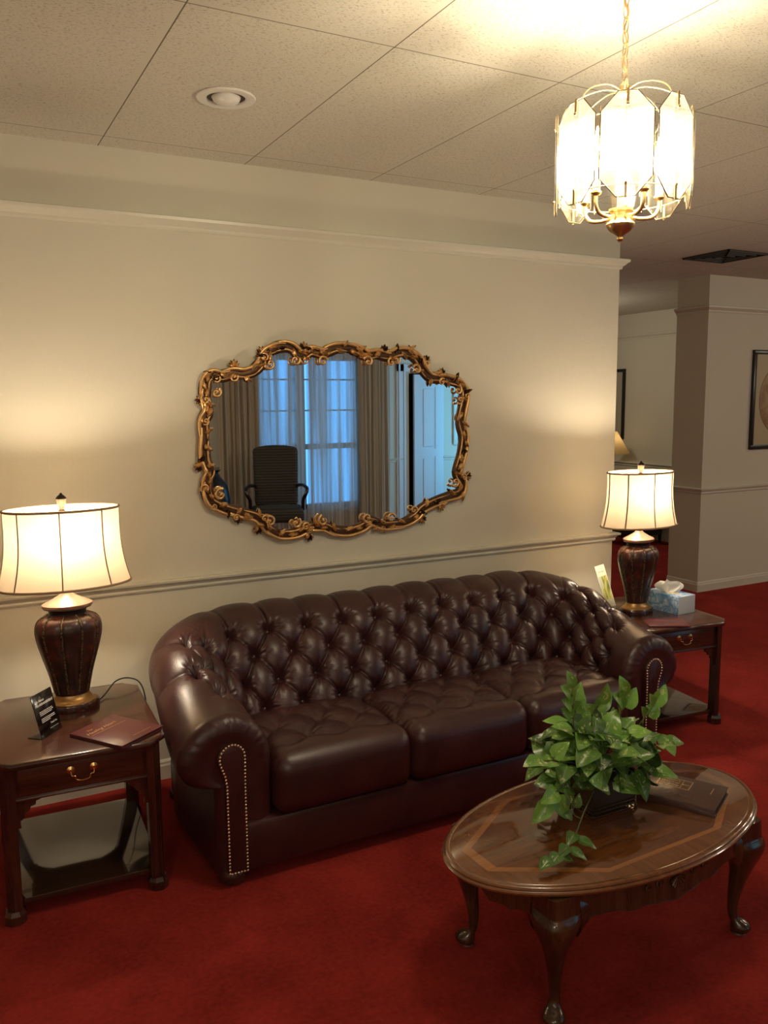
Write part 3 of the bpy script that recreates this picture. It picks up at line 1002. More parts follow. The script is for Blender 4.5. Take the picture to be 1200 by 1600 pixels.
table_lamp('lit ribbed burgundy urn lamp on the right end table beside the tissue box', RL, 0, LAMP_W, math.radians(0))

# lamp cord: across the left table top, over its edge, down behind the sofa
mb = MB()
cord = catmull([(.474, -.41, TT + .006), (.505, -.36, TT + .012), (.55, -.300, TT + .030), (.60, -.28, TT + .030), (.642, -.30, TT + .010), (.655, -.335, .50), (.664, -.30, .36), (.672, -.20, .22), (.70, -.12, .10), (.74, -.07, .03)], 8)
mb.tube(cord, .0028, 8)
o = mb.build('lamp_cord', M_BLACK); tag(o, 'thin black cord arching over the back corner of the left end table', 'cord')

# ------------------------------------------------------------------ mirror
PXM = [(100,290),(102,250),(108,222),(130,205),(165,210),(205,200),(245,203),(285,188),(312,160),(325,130),(352,110),(392,98),(425,106),(450,128),(478,128),(500,118),(540,126),(562,116),(590,106),(625,103),(662,108),(692,124),(712,134),(745,126),(790,134),(822,124),(850,120),(880,130),(900,152),(915,182),(945,212),(985,218),(1020,228),(1052,236),(1074,262),(1072,300),(1064,345),(1063,390),(1072,440),(1064,500),(1054,545),(1050,580),(1064,612),(1056,648),(1020,664),(960,684),(915,708),(890,738),(850,762),(800,768),(760,770),(720,756),(690,776),(640,794),(590,794),(550,776),(515,776),(480,782),(440,800),(385,806),(345,790),(318,760),(290,738),(245,728),(205,718),(160,702),(122,680),(108,640),(110,600),(120,570),(102,530),(98,480),(98,430),(96,380),(110,345),(108,312)]
def wall_pt(x, y, depth=.03):
    """turn traced outline coordinates of the mirror into wall metres"""
    px = 280 + x / 2.4; py = 500 + y / 2.4
    d = CR * (px - 600) + CU * (800 - py) + CF * 1309.74
    t = (3.63 - depth) / d.y
    return Vector((d.x * t, -depth, 1.67 + d.z * t))
line = [wall_pt(x, y) for x, y in PXM]
cen = Vector((sum(p.x for p in line) / len(line), -.03, sum(p.z for p in line) / len(line)))
mir = thing('wall_mirror', 'wide scalloped mirror in a carved antique gold frame above the sofa', 'mirror', (cen.x, 0, cen.z))
sm = [Vector(p) for p in catmull([tuple(p - Vector((cen.x, 0, cen.z))) for p in line], 4, closed=True)]
N = len(sm)
nrm = []
for i in range(N):
    t = (sm[(i + 2) % N] - sm[i - 2]).normalized(); nrm.append(Vector((t.z, 0, -t.x)))
if (sm[0] + nrm[0] * .01).length < sm[0].length: nrm = [-n for n in nrm]
# dark ground moulding with raised gilt edges; the carving lies on top
mb = MB()
prof_t = [(-.024, .000), (-.026, .012), (-.021, .020), (-.015, .020), (-.012, .013), (0, .016), (.012, .013), (.015, .020), (.021, .022), (.026, .014), (.026, .000)]
P = []
for i in range(N):
    s = i / N * 2 * PI
    wv = 1 + .12 * math.sin(s * 23)
    row = []
    for k, (o, d) in enumerate(prof_t):
        q = sm[i] + nrm[i] * (o * wv)
        row.append((q.x, -.004 - d, q.z))
    P.append(row)
mb.m = 1
mb.grid(P, closed_u=True)
mb.m = 0
# flowing C-scrolls along the outline, alternating between its two edges
CUS = [0, 5, 9, 13, 17, 20, 24, 29, 33, 37, 41, 45, 50, 54, 59, 62, 66, 69, 73, 78, 82, 85, 88, 91, 95]
def rail_tube(i0, i1, off0, off1, r0, r1, depth):
    pts = []; rs = []
    n = max(6, i1 - i0)
    for q in range(n + 1):
        f = q / n; i = int(round(i0 + (i1 - i0) * f)) % N
        o = off0 + (off1 - off0) * f + .006 * math.sin(PI * f)
        p = sm[i] + nrm[i] * o
        pts.append((p.x, -depth - .006 * math.sin(PI * f), p.z)); rs.append((r0 + (r1 - r0) * f) * (.65 + .5 * math.sin(PI * f)))
    mb.tube(pts, rs, 8)
np_line = len(line)
cus = [int(c / 93 * N) for c in CUS if c < 93] 
for a_i in range(len(cus)):
    i0 = cus[a_i]; i1 = cus[(a_i + 1) % len(cus)]
    if i1 <= i0: i1 += N
    sg = 1 if a_i % 2 else -1
    rail_tube(i0 - 2, i1 + 3, .019, .013, .0060, .0105, .020)
    rail_tube(i0 - 1, i1 + 1, -.016, -.020, .0050, .0038, .018)
def leafy(mb, c, ang, L, w, h=.010, curl=.3):
    """small carved acanthus lobe lying on the frame"""
    ca, sa = math.cos(ang), math.sin(ang)
    rows = []
    for i in range(9):
        f = i / 8; wd = w * math.sin(PI * min(1, f * .93 + .07)) ** .8 * (1 + .18 * math.sin(f * 20)); bend = curl * f * f * L
        row = []
        for k in range(7):
            g = (k - 3) / 3; x = f * L; y = g * wd + bend
            row.append((c[0] + x * ca - y * sa, c[1] - h * (1 - g * g) * math.sin(PI * min(1, f * .9 + .1)) - .002 * math.cos(g * 9), c[2] + x * sa + y * ca))
        rows.append(row)
    mb.grid(rows)
def scroll(mb, c, ang, size, turn=1, r0=.0085, depth=.034, turns=1.25):
    """volute: tube along a tightening spiral with a bead in its eye"""
    pts = []; rs = []
    for i in range(30):
        f = i / 29; a = ang + turn * f * turns * 2 * PI; r = size * 1.35 * (1 - f) ** .8
        pts.append((c[0] + r * math.cos(a), -depth - .006 * f, c[2] + r * math.sin(a))); rs.append(r0 * (1 - .5 * f))
    mb.tube(pts, rs, 7); mb.ball((c[0], -depth - .006, c[2]), r0 * .85, n=7)
def L_(x, y):
    p = wall_pt(x, y); return (p.x - cen.x, 0, p.z - cen.z)
SCR = [(98,298,.016,1),(140,272,.016,-1),(142,218,.013,1),(205,215,.014,-1),(340,165,.018,1),(320,140,.014,-1),(435,150,.017,-1),(470,150,.014,1),(538,155,.018,1),(708,155,.019,-1),(795,158,.017,1),(815,150,.014,-1),(890,185,.018,-1),(925,165,.014,1),(985,232,.014,1),(1045,262,.017,-1),(1052,300,.015,1),(1080,285,.012,1),(1035,608,.018,1),(1068,590,.013,-1),(880,712,.014,1),(795,742,.017,1),(705,742,.019,-1),(540,752,.019,1),(438,762,.018,-1),(475,775,.014,1),(340,755,.018,-1),(320,745,.014,1),(155,655,.020,1),(98,632,.015,-1),(100,380,.012,1),(1062,520,.012,1),(130,700,.012,1),(215,742,.012,1)]
for (x, y, s, tn) in SCR:
    c = L_(x, y); scroll(mb, c, random.uniform(0, 6.28), s, tn, r0=s * .40, depth=.030)
random.seed(11)
for i in range(0, N, 3):
    s = i / N
    a = math.atan2(nrm[i].z, nrm[i].x)
    t_ = a + PI / 2 * (1 if (i // 12) % 2 else -1)
    side = 1 if (i // 3) % 2 else -1
    c = sm[i] + nrm[i] * (random.uniform(-.004, .010) * side)
    leafy(mb, (c.x, -.020 - random.uniform(0, .008), c.z), t_ + .55 * side + random.uniform(-.2, .2), random.uniform(.036, .056), random.uniform(.0085, .0120), .018, random.uniform(-.5, .5))
# shell crests that break the outline
for (x, y, a0) in ((208, 168, 90), (312, 118, 120), (988, 198, 75), (930, 150, 45), (225, 745, -100), (300, 785, -110), (985, 700, -60), (915, 748, -60), (470, 102, 90), (773, 112, 85), (82, 300, 180), (770, 782, -90), (1085, 585, 0), (78, 550, 180), (490, 812, -100)):
    c = L_(x, y)
    for k in range(-2, 3):
        an = math.radians(a0 + k * 26)
        leafy(mb, (c[0] - .012 * math.cos(math.radians(a0)), -.020, c[2] - .012 * math.sin(math.radians(a0))), an, .040 - .004 * abs(k), .0075, .014, .0)
M_PATINA = mat('dark_frame_patina', (.10, .045, .018), .42, metal=.6)
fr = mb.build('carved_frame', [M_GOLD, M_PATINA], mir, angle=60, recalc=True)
# glass, bevelled look comes from the frame lip
mb = MB()
ring = [(p.x, -.010, p.z) for p in sm]
c0 = (0, -.010, 0)
vs = [c0] + ring; fs = [(0, i + 1, (i + 1) % N + 1) for i in range(N)]
mb.add(vs, fs)
b = len(mb.v)
mb.add([(0, -.002, 0)] + [(p.x, -.002, p.z) for p in sm], [(0, (i + 1) % N + 1, i + 1) for i in range(N)])
mb.build('mirror_glass', M_MIRROR, mir, smooth=False, recalc=False)

# ------------------------------------------------------------------ chandelier
CX, CY = 1.560, -1.968
chz = 2.066        # underside of the finial
ch = thing('chandelier', 'lit brass chandelier with hanging octagonal glass panels on a chain', 'chandelier', (CX, CY, chz), 0)
CHM = mat('chandelier_brass', (.74, .54, .27), .33, metal=.9)
mb = MB(); mb.lathe([(.004, 0), (.009, .006), (.006, .012), (.010, .016), (.026, .026), (.034, .036), (.036, .042), (.034, .046), (.028, .050), (.024, .054), (.024, .070), (.030, .074), (.030, .080), (.012, .084), (.006, .086), (.006, .345), (.010, .348), (.015, .352), (.015, .372), (.008, .378), (.004, .384)], 28)
mb.build('centre_column', CHM, ch)
PH = .235; RADP = .161; PZ0 = .075
angp = [math.radians(-130 + 45 * k) for k in range(8)]
pw = .0605
glassm = thin_glass('bevelled_etched_glass', frost=.03)
edgem = mat('gilt_panel_edge', (.12, .08, .04), .5, metal=.5)
for k, a in enumerate(angp):
    Mx = Matrix.Translation((RADP * math.cos(a), RADP * math.sin(a), PZ0)) @ Matrix.Rotation(a + PI / 2, 4, 'Z') @ Matrix.Rotation(PI / 2, 4, 'X')
    c = .043
    def octo(i): return [(-pw + i, c), (-pw + c * .9 + i * .4, i), (pw - c * .9 - i * .4, i), (pw - i, c), (pw - i, PH - c), (pw - c * .9 - i * .4, PH - i), (-pw + c * .9 + i * .4, PH - i), (-pw + i, PH - c)]
    mb = MB()
    R = [[(x, y, z) for x, y in octo(i)] for (i, z) in ((.006, -.003), (0, -.001), (0, .001), (.006, .003))]
    mb.rings(R, M=Mx)
    pn = mb.build('glass_panel', glassm, ch, smooth=False)
    mb = MB(); mb.tube([Mx @ Vector((x, y, 0)) for x, y in octo(0)], .0015, 6, closed=True)
    mb.build('panel_edge', edgem, pn)
    mb = MB()    # etched star
    for q in range(12):
        an = 2 * PI * q / 12
        mb.tube([Mx @ Vector((.006 * math.cos(an), PH * .58 + .006 * math.sin(an), -.0032)), Mx @ Vector((.046 * math.cos(an), PH * .58 + (.075 if abs(math.sin(an)) > .6 else .05) * math.sin(an), -.0032))], .0005, 4)
    mb.tube([Mx @ Vector((.040 * math.cos(2 * PI * q / 24), PH * .58 + .055 * math.sin(2 * PI * q / 24), -.0032)) for q in range(24)], .0005, 4, closed=True)
    mb.build('etched_star', glassm, pn)
    mb = MB()
    for (yy, y2) in ((PH - .030, PH + .004), (.030, -.004)):
        mb = MB(); Mc = Mx @ Matrix.Translation((0, yy, 0))
        mb.ball(tuple(Mc @ Vector((0, 0, .0055))), .0040, n=6)
        mb.box(-.0030, .0030, min(yy, y2), max(yy, y2), .0028, .0052, M=Mx)
        mb.build('panel_clip', CHM, pn)
    # bowed rods: from the hub out over the top and down behind the panel
    rt = RADP - .008
    up_ = [(.012, .362), (.05, .368), (.10, .356), (.135, .333), (rt, .296), (rt, .250)]
    mb = MB(); mb.tube([(r * math.cos(a), r * math.sin(a), z) for r, z in catmull(up_, 6)], .0014, 8)
    mb.tube([(rt * math.cos(a), rt * math.sin(a), .26), (rt * math.cos(a), rt * math.sin(a), .09)], .0016, 6)
    a2 = a + PI / 8
    mb.tube([(.158 * math.cos(a2), .158 * math.sin(a2), .285), (.165 * math.cos(a2), .165 * math.sin(a2), .19), (.158 * math.cos(a2), .158 * math.sin(a2), .10)], .0014, 6)
    mb.build('bowed_rod', CHM, ch)
mb = MB()
for zz in (.27, .105):
    mb.tube([((RADP - .009) * math.cos(2 * PI * i / 48), (RADP - .009) * math.sin(2 * PI * i / 48), zz) for i in range(48)], .0016, 6, closed=True)
mb.build('hoop', CHM, ch)
bulbm = bulb_mat('lit_candle_bulb', 45, (1.0, .80, .52))
M_SLEEVE = translucent_cloth('candle_sleeve', (.85, .80, .68), tr=.4)
for k in range(5):
    a = math.radians(-100 + 72 * k); ra = .095
    arm = catmull([(.024, .060), (.050, .056), (.080, .060), (ra, .078), (ra + .001, .104)], 6)
    mb = MB(); mb.tube([(r * math.cos(a), r * math.sin(a), z) for r, z in arm], .0048, 10)
    mb.lathe([(.007, .100), (.013, .106), (.013, .110), (.009, .112)], 14, c=(ra * math.cos(a), ra * math.sin(a), 0))
    am = mb.build('arm', CHM, ch)
    mb = MB(); mb.lathe([(.0095, .110), (.0095, .160)], 14, c=(ra * math.cos(a), ra * math.sin(a), 0)); mb.build('candle_sleeve', M_SLEEVE, am)
    mb = MB(); mb.lathe([(.007, .160), (.013, .175), (.016, .195), (.013, .220), (.006, .245), (.001, .262)], 16, c=(ra * math.cos(a), ra * math.sin(a), 0)); mb.build('candle_bulb', bulbm, am)
    add_light('chandelier_light', 'POINT', (CX + ra * math.cos(a), CY + ra * math.sin(a), chz + .20), CHAND_W, (1.0, .86, .66), radius=.014)
# chain and cord
mb = MB(); z = chz + .384; k = 0
while z < H - .03:
    pts = []
    for i in range(14):
        a = 2 * PI * i / 14; x = .0085 * math.cos(a); zz = .019 * math.sin(a)
        pts.append((x if k % 2 else 0, 0 if k % 2 else x, z - chz + .012 + zz))
    mb.tube(pts, .0017, 6, closed=True); z += .030; k += 1
mb.build('chain', CHM, ch)
mb = MB(); mb.tube([(.004 * math.sin(i * .9), .004 * math.cos(i * .9), .375 + i * (H - chz - .385) / 24) for i in range(25)], .0022, 6); mb.build('supply_cord', mat('amber_cord', (.45, .30, .14), .4), ch)
mb = MB(); mb.lathe([(.010, H - chz - .040), (.045, H - chz - .028), (.058, H - chz - .010), (.060, H - chz)], 28); mb.build('ceiling_canopy', CHM, ch)

# ------------------------------------------------------------------ recessed light and vent in the ceiling
t = thing('recessed_light', 'round white recessed eyeball light in the ceiling', 'ceiling light', (.932, -.747, H))
mb = MB(); mb.lathe([(.098, 0), (.100, -.003), (.097, -.007), (.072, -.009), (.066, -.006), (.064, 0)], 40, cap=False); mb.build('trim_ring', M_WHITE, t)
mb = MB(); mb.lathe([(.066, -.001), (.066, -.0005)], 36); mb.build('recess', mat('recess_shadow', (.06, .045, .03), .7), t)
mb = MB()
Mx = Matrix.Rotation(math.radians(38), 4, 'X')
mb.lathe([(.010, -.040), (.030, -.036), (.044, -.026), (.050, -.012), (.048, .0)], 28, c=(0, 0, .014)); mb.build('eyeball', M_WHITE, t)
t = thing('ceiling_vent', 'dark square air vent with angled louvres in the ceiling', 'vent', (5.10, .73, H))
mb = MB(); mb.box(-.21, .21, -.21, .21, -.003, -.0005); mb.build('duct_shade_plate', M_DARK, t, smooth=False)  # flat dark plate, its colour standing in for shade above the louvres
M_VENT = mat('vent_enamel', (.045, .035, .028), .5)
for k in range(4):
    w = .205 - k * .050
    mb = MB()
    for (x0, x1, y0, y1) in ((-w, w, -w, -w + .012), (-w, w, w - .012, w), (-w, -w + .012, -w, w), (w - .012, w, -w, w)):
        mb.box(x0, x1, y0, y1, -.012, -.003)
    mb.build('louvre', M_VENT, t, smooth=False)

# ------------------------------------------------------------------ coffee table
CT = (1.735, -1.795); CTR = math.radians(2.5); CTH = .405
def coffee_top():
    m = mat('inlaid_walnut_veneer', (.12, .05, .02), .14, coat=1.0, coat_rough=.05); t = NT(m)
    v = t.coords(); sp = t.n('ShaderNodeSeparateXYZ'); t.l(v, sp.inputs[0])
    ax = t.math('ABSOLUTE', sp.outputs[0]); ay = t.math('ABSOLUTE', sp.outputs[1])
    d1 = t.math('DIVIDE', ax, .490); d2 = t.math('DIVIDE', ay, .228)
    d3 = t.math('ADD', t.math('DIVIDE', ax, .5865), t.math('DIVIDE', ay, .3648))
    d = t.math('MAXIMUM', t.math('MAXIMUM', d1, d2), d3)
    band = t.math('MULTIPLY', t.math('GREATER_THAN', d, .965), t.math('LESS_THAN', d, 1.03))
    outer = t.math('GREATER_THAN', d, 1.03)
    g1 = t.noise(t.coords((2, 22, 8)), 1.8, 6, .6, .6); g2 = t.noise(t.coords((20, 3, 8)), 1.8, 5, .6, .6)
    c1 = t.ramp(g1, [(.32, (.085, .026, .008)), (.7, (.165, .056, .017)), (.5, (.125, .041, .012))])
    c2 = t.ramp(g2, [(.3, (.12, .040, .012)), (.7, (.20, .072, .022))])
    c = t.mix(outer, c1, c2)
    c = t.mix(t.math('MULTIPLY', band, .85), c, t.ramp(g1, [(.3, (.27, .10, .026)), (.7, (.38, .15, .04))]))
    t.col(c); return m
ct = thing('coffee_table', 'oval inlaid walnut coffee table on four cabriole legs in front of the sofa', 'coffee table', (CT[0], CT[1], 0), CTR)
A, B = .575, .316
mb = MB(); R = []
for (ins, z) in ((.030, CTH - .026), (.012, CTH - .025), (.002, CTH - .021), (0, CTH - .015), (.004, CTH - .011), (.008, CTH - .0095), (.006, CTH - .007), (.010, CTH - .002), (.016, CTH - .0005), (.024, CTH - .0020), (.027, CTH)):
    R.append([((A - ins) * math.cos(2 * PI * k / 96), (B - ins) * math.sin(2 * PI * k / 96), z) for k in range(96)])
mb.rings(R); mb.build('table_top', coffee_top(), ct, angle=40)
LX, LY = .375, .190
def leg_mb(sx, sy):
    mb = MB(); rings = []
    prof = [(.380, .052, .000, 6), (.330, .053, .002, 6), (.318, .056, .006, 5), (.300, .060, .010, 4), (.280, .056, .014, 3.2), (.250, .045, .014, 2.8), (.215, .034, .010, 2.4), (.170, .026, .002, 2.2), (.120, .020, -.006, 2), (.075, .0165, -.008, 2), (.048, .018, -.002, 2), (.034, .027, .012, 2), (.022, .033, .017, 2), (.012, .031, .016, 2), (.006, .024, .012, 2), (0, .026, .012, 2)]
    pr = catmull([(a, b_, c, d) for a, b_, c, d in prof], 3)
    for (z, r, off, e) in pr:
        cx = sx * (LX + off * .72); cy = sy * (LY + off * .72); ring = []
        for k in range(24):
            a = 2 * PI * k / 24; c_, s_ = math.cos(a), math.sin(a)
            q = (abs(c_) ** e + abs(s_) ** e) ** (-1 / e)
            ring.append((cx + r * q * c_ * .95, cy + r * q * s_ * .95, z))
        rings.append(ring)
    mb.rings(rings)
    # knee ears running into the aprons
    for (dx, dy) in ((-sx, 0), (0, -sy)):
        Ls = .085 if dx else .06
        rr = []
        for i in range(7):
            f = i / 6; hgt = .050 * (1 - f) ** .7 + .006; th = .024 * (1 - f * .6)
            cx = sx * LX + dx * (.045 + f * Ls) + (0 if dx else sx * .028); cy = sy * LY + dy * (.045 + f * Ls) + (0 if dy else sy * .028)
            zt = .350
            ring = []
            for k in range(10):
                a = 2 * PI * k / 10
                ox = math.cos(a) * th * (0 if dx else 1); oy = math.cos(a) * th * (0 if dy else 1)
                ring.append((cx + ox, cy + oy, zt - hgt * .9 + math.sin(a) * hgt))
            rr.append(ring)
        mb.rings(rr)
    return mb
for sx in (-1, 1):
    for sy in (-1, 1):
        leg_mb(sx, sy).build('leg', M_WALNUT, ct, angle=50)
def apron(n_from, n_to, bow, horizontal=True):
    mb = MB(); n = 48
    F = []; 
    for i in range(n + 1):
        f = i / n; g = n_from + (n_to - n_from) * f
        q = math.sin(PI * f) ** .8
        off = bow * q
        low = .322 + .020 * math.cos(2 * PI * f * 1) * 0
        e = abs(f - .5) * 2
        low = CTH - .026 - (.082 + .030 * math.exp(-(e / .30) ** 2) + .012 * math.exp(-((e - .42) / .10) ** 2) + .020 * math.exp(-((e - 1) / .15) ** 2))
        low += .005 * abs(math.sin(e * 14)) * math.exp(-(e / .35) ** 2)
        F.append((g, off, low))
    return F
for s in (-1, 1):
    mb = MB(); F = apron(-LX, LX, .060); rings = []
    for (g, off, low) in F:
        y = s * (LY + .02 + off)
        rings.append([(g, y, CTH - .026), (g, y, low + .012), (g, y - s * -.003, low + .004), (g, y - s * .008, low), (g, y - s * .02, low), (g, y - s * .02, CTH - .026)])
    mb.rings(rings)
    # carved shell and scrolls in the middle
    for q in range(-3, 4):
        an = math.radians(-90 + q * 24)
        mb.tube([(.006 * math.cos(an), s * (LY + .083), CTH - .060), (.030 * math.cos(an), s * (LY + .085), CTH - .062 + .032 * math.sin(an))], [.002, .0050], 6)
    for sg in (-1, 1):
        for (cx, r) in ((.070, .016), (.115, .012)):
            pts = [(sg * cx + r * (1 - k / 18) * math.cos(k * .5), s * (LY + .080), CTH - .066 + r * (1 - k / 18) * math.sin(k * .5)) for k in range(16)]
            mb.tube(pts, .0028, 6)
    mb.build('carved_apron', M_WALNUT, ct, angle=40)
    mb = MB(); F = apron(-LY, LY, .055); rings = []
    for (g, off, low) in F:
        x = s * (LX + .02 + off)
        rings.append([(x, g, CTH - .026), (x, g, low + .012), (x, g, low), (x - s * .02, g, low), (x - s * .02, g, CTH - .026)])
    mb.rings(rings); mb.build('carved_apron', M_WALNUT, ct, angle=40)

# ------------------------------------------------------------------ potted plant
def leaf_mat():
    m = mat('variegated_leaf', (.10, .25, .03), .32, coat=.25, coat_rough=.2); t = NT(m)
    oi = t.coords((1, 1, 1)); n = t.noise(oi, 55, 3, .6, .9); n2 = t.noise(oi, 9, 2, .5)
    uv = t.n('ShaderNodeUVMap'); uv.uv_map = 'UVMap'; sp = t.n('ShaderNodeSeparateXYZ'); t.l(uv.outputs[0], sp.inputs[0])
    midr = t.math('ABSOLUTE', t.math('ADD', sp.outputs[1], -.5))
    vein = t.math('LESS_THAN', midr, .025)
    stre = t.math('MULTIPLY', t.math('GREATER_THAN', n, .60), t.math('LESS_THAN', midr, .30))
    at = t.n('ShaderNodeAttribute'); at.attribute_name = 'tone'
    g = t.mix(at.outputs['Fac'], (.022, .060, .018), (.22, .45, .065))
    g = t.mix(t.math('MULTIPLY', n2, .5), g, (.05, .14, .02))
    g = t.mix(t.math('MULTIPLY', stre, .75), g, (.48, .56, .20))
    g = t.mix(t.math('MULTIPLY', vein, .5), g, (.30, .42, .14))
    t.col(g)
    t.bump(t.math('ADD', n, t.math('MULTIPLY', midr, 2.0)), .25, .002)
    return m
plant = thing('potted_plant', 'leafy variegated pothos in a small dark square planter on the coffee table', 'plant', (1.762, -1.712, CTH), 0)
mb = MB(); w0, w1, hp = .082, .095, .105
rr = [[(-w, -w, z), (w, -w, z), (w, w, z), (-w, w, z)] for (w, z) in ((w0, .008), (w0 + .001, .012), (w1, hp), (w1 + .005, hp + .002), (w1 + .005, hp + .010), (w1 - .004, hp + .010), (w1 - .006, hp - .02))]
mb.rings(rr)
for k in range(-6, 7):
    for s in (-1, 1):
        mb.tube([(k * .0135, s * (w0 + .006), .002), (k * .0135, s * (w0 + .006), .028)], .0016, 5)
        mb.tube([(s * (w0 + .006), k * .0135, .002), (s * (w0 + .006), k * .0135, .028)], .0016, 5)
for z in (.003, .016, .028):
    q = w0 + .006
    mb.tube([(-q, -q, z), (q, -q, z), (q, q, z), (-q, q, z)], .0020, 5, closed=True)
for sx in (-1, 1):
    for sy in (-1, 1): mb.ball((sx * (w0 + .005), sy * (w0 + .005), .006), .006, n=6)
pl = mb.build('planter', mat('dark_bronze_planter', (.055, .028, .016), .35, metal=.4), plant, angle=40)
mb = MB(); mb.box(-w1 + .008, w1 - .008, -w1 + .008, w1 - .008, hp - .03, hp - .012); mb.build('soil', mat('dark_moss', (.02, .02, .008), .95), plant, smooth=False)
LV = []; LF = []; LUV = []; LT_ = []
def add_leaf(base_p, direction, up_, L, Wd, droop=.35, fold=.25, tone=.5):
    d = Vector(direction).normalized(); u = Vector(up_); u = (u - d * u.dot(d))
    if u.length < .05: u = Vector((.3, .2, 1)); u = (u - d * u.dot(d))
    u.normalize(); s = d.cross(u)
    b0 = len(LV); nx, ny = 9, 7
    for i in range(nx):
        f = i / (nx - 1)
        w = (math.sin(PI * min(1, f ** .62)) ** .75) * (1 - .25 * f) if 0 < f < 1 else .0
        if i == 0: w = .16
        for j in range(ny):
            g = (j - (ny - 1) / 2) / ((ny - 1) / 2)
            back = -.10 * L * abs(g) if i < 2 else 0
            x = f * L * .96 + back; y = g * w * Wd
            z = fold * abs(y) - droop * L * f * f + .02 * L * math.sin(f * 9 + g * 3)
            p = Vector(base_p) + d * x + s * y + u * z
            LV.append(tuple(p)); LUV.append((f, (g + 1) / 2))
    for i in range(nx - 1):
        for j in range(ny - 1):
            a = b0 + i * ny + j
            LF.append((a, a + 1, a + ny + 1, a + ny)); LT_.append(tone)
stems = MB()
def sprig(pts, leafspec, r=.0022):
    stems.tube(catmull(pts, 6), r, 6)
rnd = random.Random(5)
camv = Vector((0, -3.63, 1.67)) - Vector((1.762, -1.712, CTH))
C0 = Vector((-.020, -.02, .185))
# crown of leaves
for k in range(112):
    th = 2 * PI * (k * .618034); ph = math.acos(1 - 1.12 * ((k + .5) / 112))
    dirv = Vector((math.sin(ph) * math.cos(th), math.sin(ph) * math.sin(th), math.cos(ph)))
    rr_ = rnd.uniform(.62, 1.03)
    p = C0 + Vector((dirv.x * .225 * rr_, dirv.y * .195 * rr_, (dirv.z * .165 - .055) * rr_))
    out_ = Vector((dirv.x, dirv.y, .15 + rnd.uniform(-.5, .5))).normalized()
    jit = Vector((rnd.uniform(-1, 1), rnd.uniform(-1, 1), rnd.uniform(-.5, .9)))
    L = rnd.uniform(.062, .092); tone = min(1, max(0, rnd.random() ** 1.3 * (.35 + .75 * max(0, dirv.z + .3))))
    add_leaf(p - out_ * L * .4, out_ + jit * .7, dirv + Vector((0, -.35, .75)) + jit * .35, L, L * rnd.uniform(.40, .52), rnd.uniform(.1, .5), rnd.uniform(.1, .4), tone)
    if k % 3 == 0:
        stems.tube(catmull([(rnd.uniform(-.03, .03), rnd.uniform(-.03, .03), .09), tuple(p * .6 + Vector((0, 0, .06))), tuple(p - out_ * L * .4)], 5), .0016, 5)
# tall sprigs on the left-centre, on the right, and the vine that trails over the table
def spray(path, n, L0, spread=.8, tone=.8, upv=(0, -.4, 1)):
    pts = catmull(path, 8); stems.tube(pts, .0020, 6)
    m = len(pts)
    for q in range(n):
        i = int((m - 1) * (.35 + .65 * (q + 1) / n)); i = min(i, m - 1)
        p = Vector(pts[i]); tdir = (Vector(pts[min(i + 1, m - 1)]) - Vector(pts[max(i - 2, 0)])).normalized()
        side = Vector((1, .25, 0)) * (1 if q % 2 else -1)
        dd = (tdir * .7 + side * spread + Vector((0, -.15, rnd.uniform(-.1, .2)))).normalized()
        if q == n - 1: dd = tdir
        stems.tube([tuple(p), tuple(p + dd * .016)], .0012, 5)
        add_leaf(p + dd * .014, dd, upv, L0 * rnd.uniform(.85, 1.1), L0 * .40, .25, .3, tone * rnd.uniform(.8, 1.15))
spray([(-.08, -.02, .20), (-.12, -.03, .28), (-.135, -.04, .35), (-.145, -.045, .40)], 6, .060, .7, .8, (0, -1, .35))
spray([(-.03, -.02, .22), (-.06, -.04, .30), (-.055, -.06, .345)], 3, .070, .6, .85, (0, -1, .4))
spray([(.06, 0, .20), (.09, -.01, .28), (.085, -.02, .33)], 4, .078, .6, .85, (0, -1, .4))
spray([(.12, 0, .17), (.17, -.02, .24), (.205, -.03, .285)], 4, .072, .7, .85, (0, -1, .5))
spray([(.10, -.05, .15), (.16, -.08, .18), (.20, -.09, .185)], 4, .070, .8, .55)
spray([(-.12, -.05, .17), (-.22, -.07, .21), (-.275, -.08, .225)], 4, .070, .8, .8)
spray([(-.14, -.06, .12), (-.23, -.10, .14), (-.27, -.11, .12)], 3, .072, .7, .9, (-.3, -1, .6))
vine = [(-.10, -.10, .10), (-.20, -.17, .085), (-.27, -.215, .055), (-.33, -.245, .045), (-.375, -.255, .040)]
spray(vine, 7, .052, .9, .25, (0, -.3, 1))
spray([(-.22, -.18, .08), (-.26, -.20, .11), (-.275, -.205, .14)], 3, .045, .6, .25, (0, -1, .3))
me = bpy.data.meshes.new('foliage'); me.from_pydata(LV, [], LF)
uvl = me.uv_layers.new(name='UVMap')
for poly in me.polygons:
    for li in poly.loop_indices: uvl.data[li].uv = LUV[me.loops[li].vertex_index]
at = me.attributes.new('tone', 'FLOAT', 'FACE'); at.data.foreach_set('value', LT_)
me.polygons.foreach_set('use_smooth', [True] * len(me.polygons)); me.materials.append(leaf_mat())
fo_ = bpy.data.objects.new('foliage', me); fo_.parent = plant; COL.objects.link(fo_)
stems.build('stems', mat('green_stem', (.10, .12, .04), .5), plant)

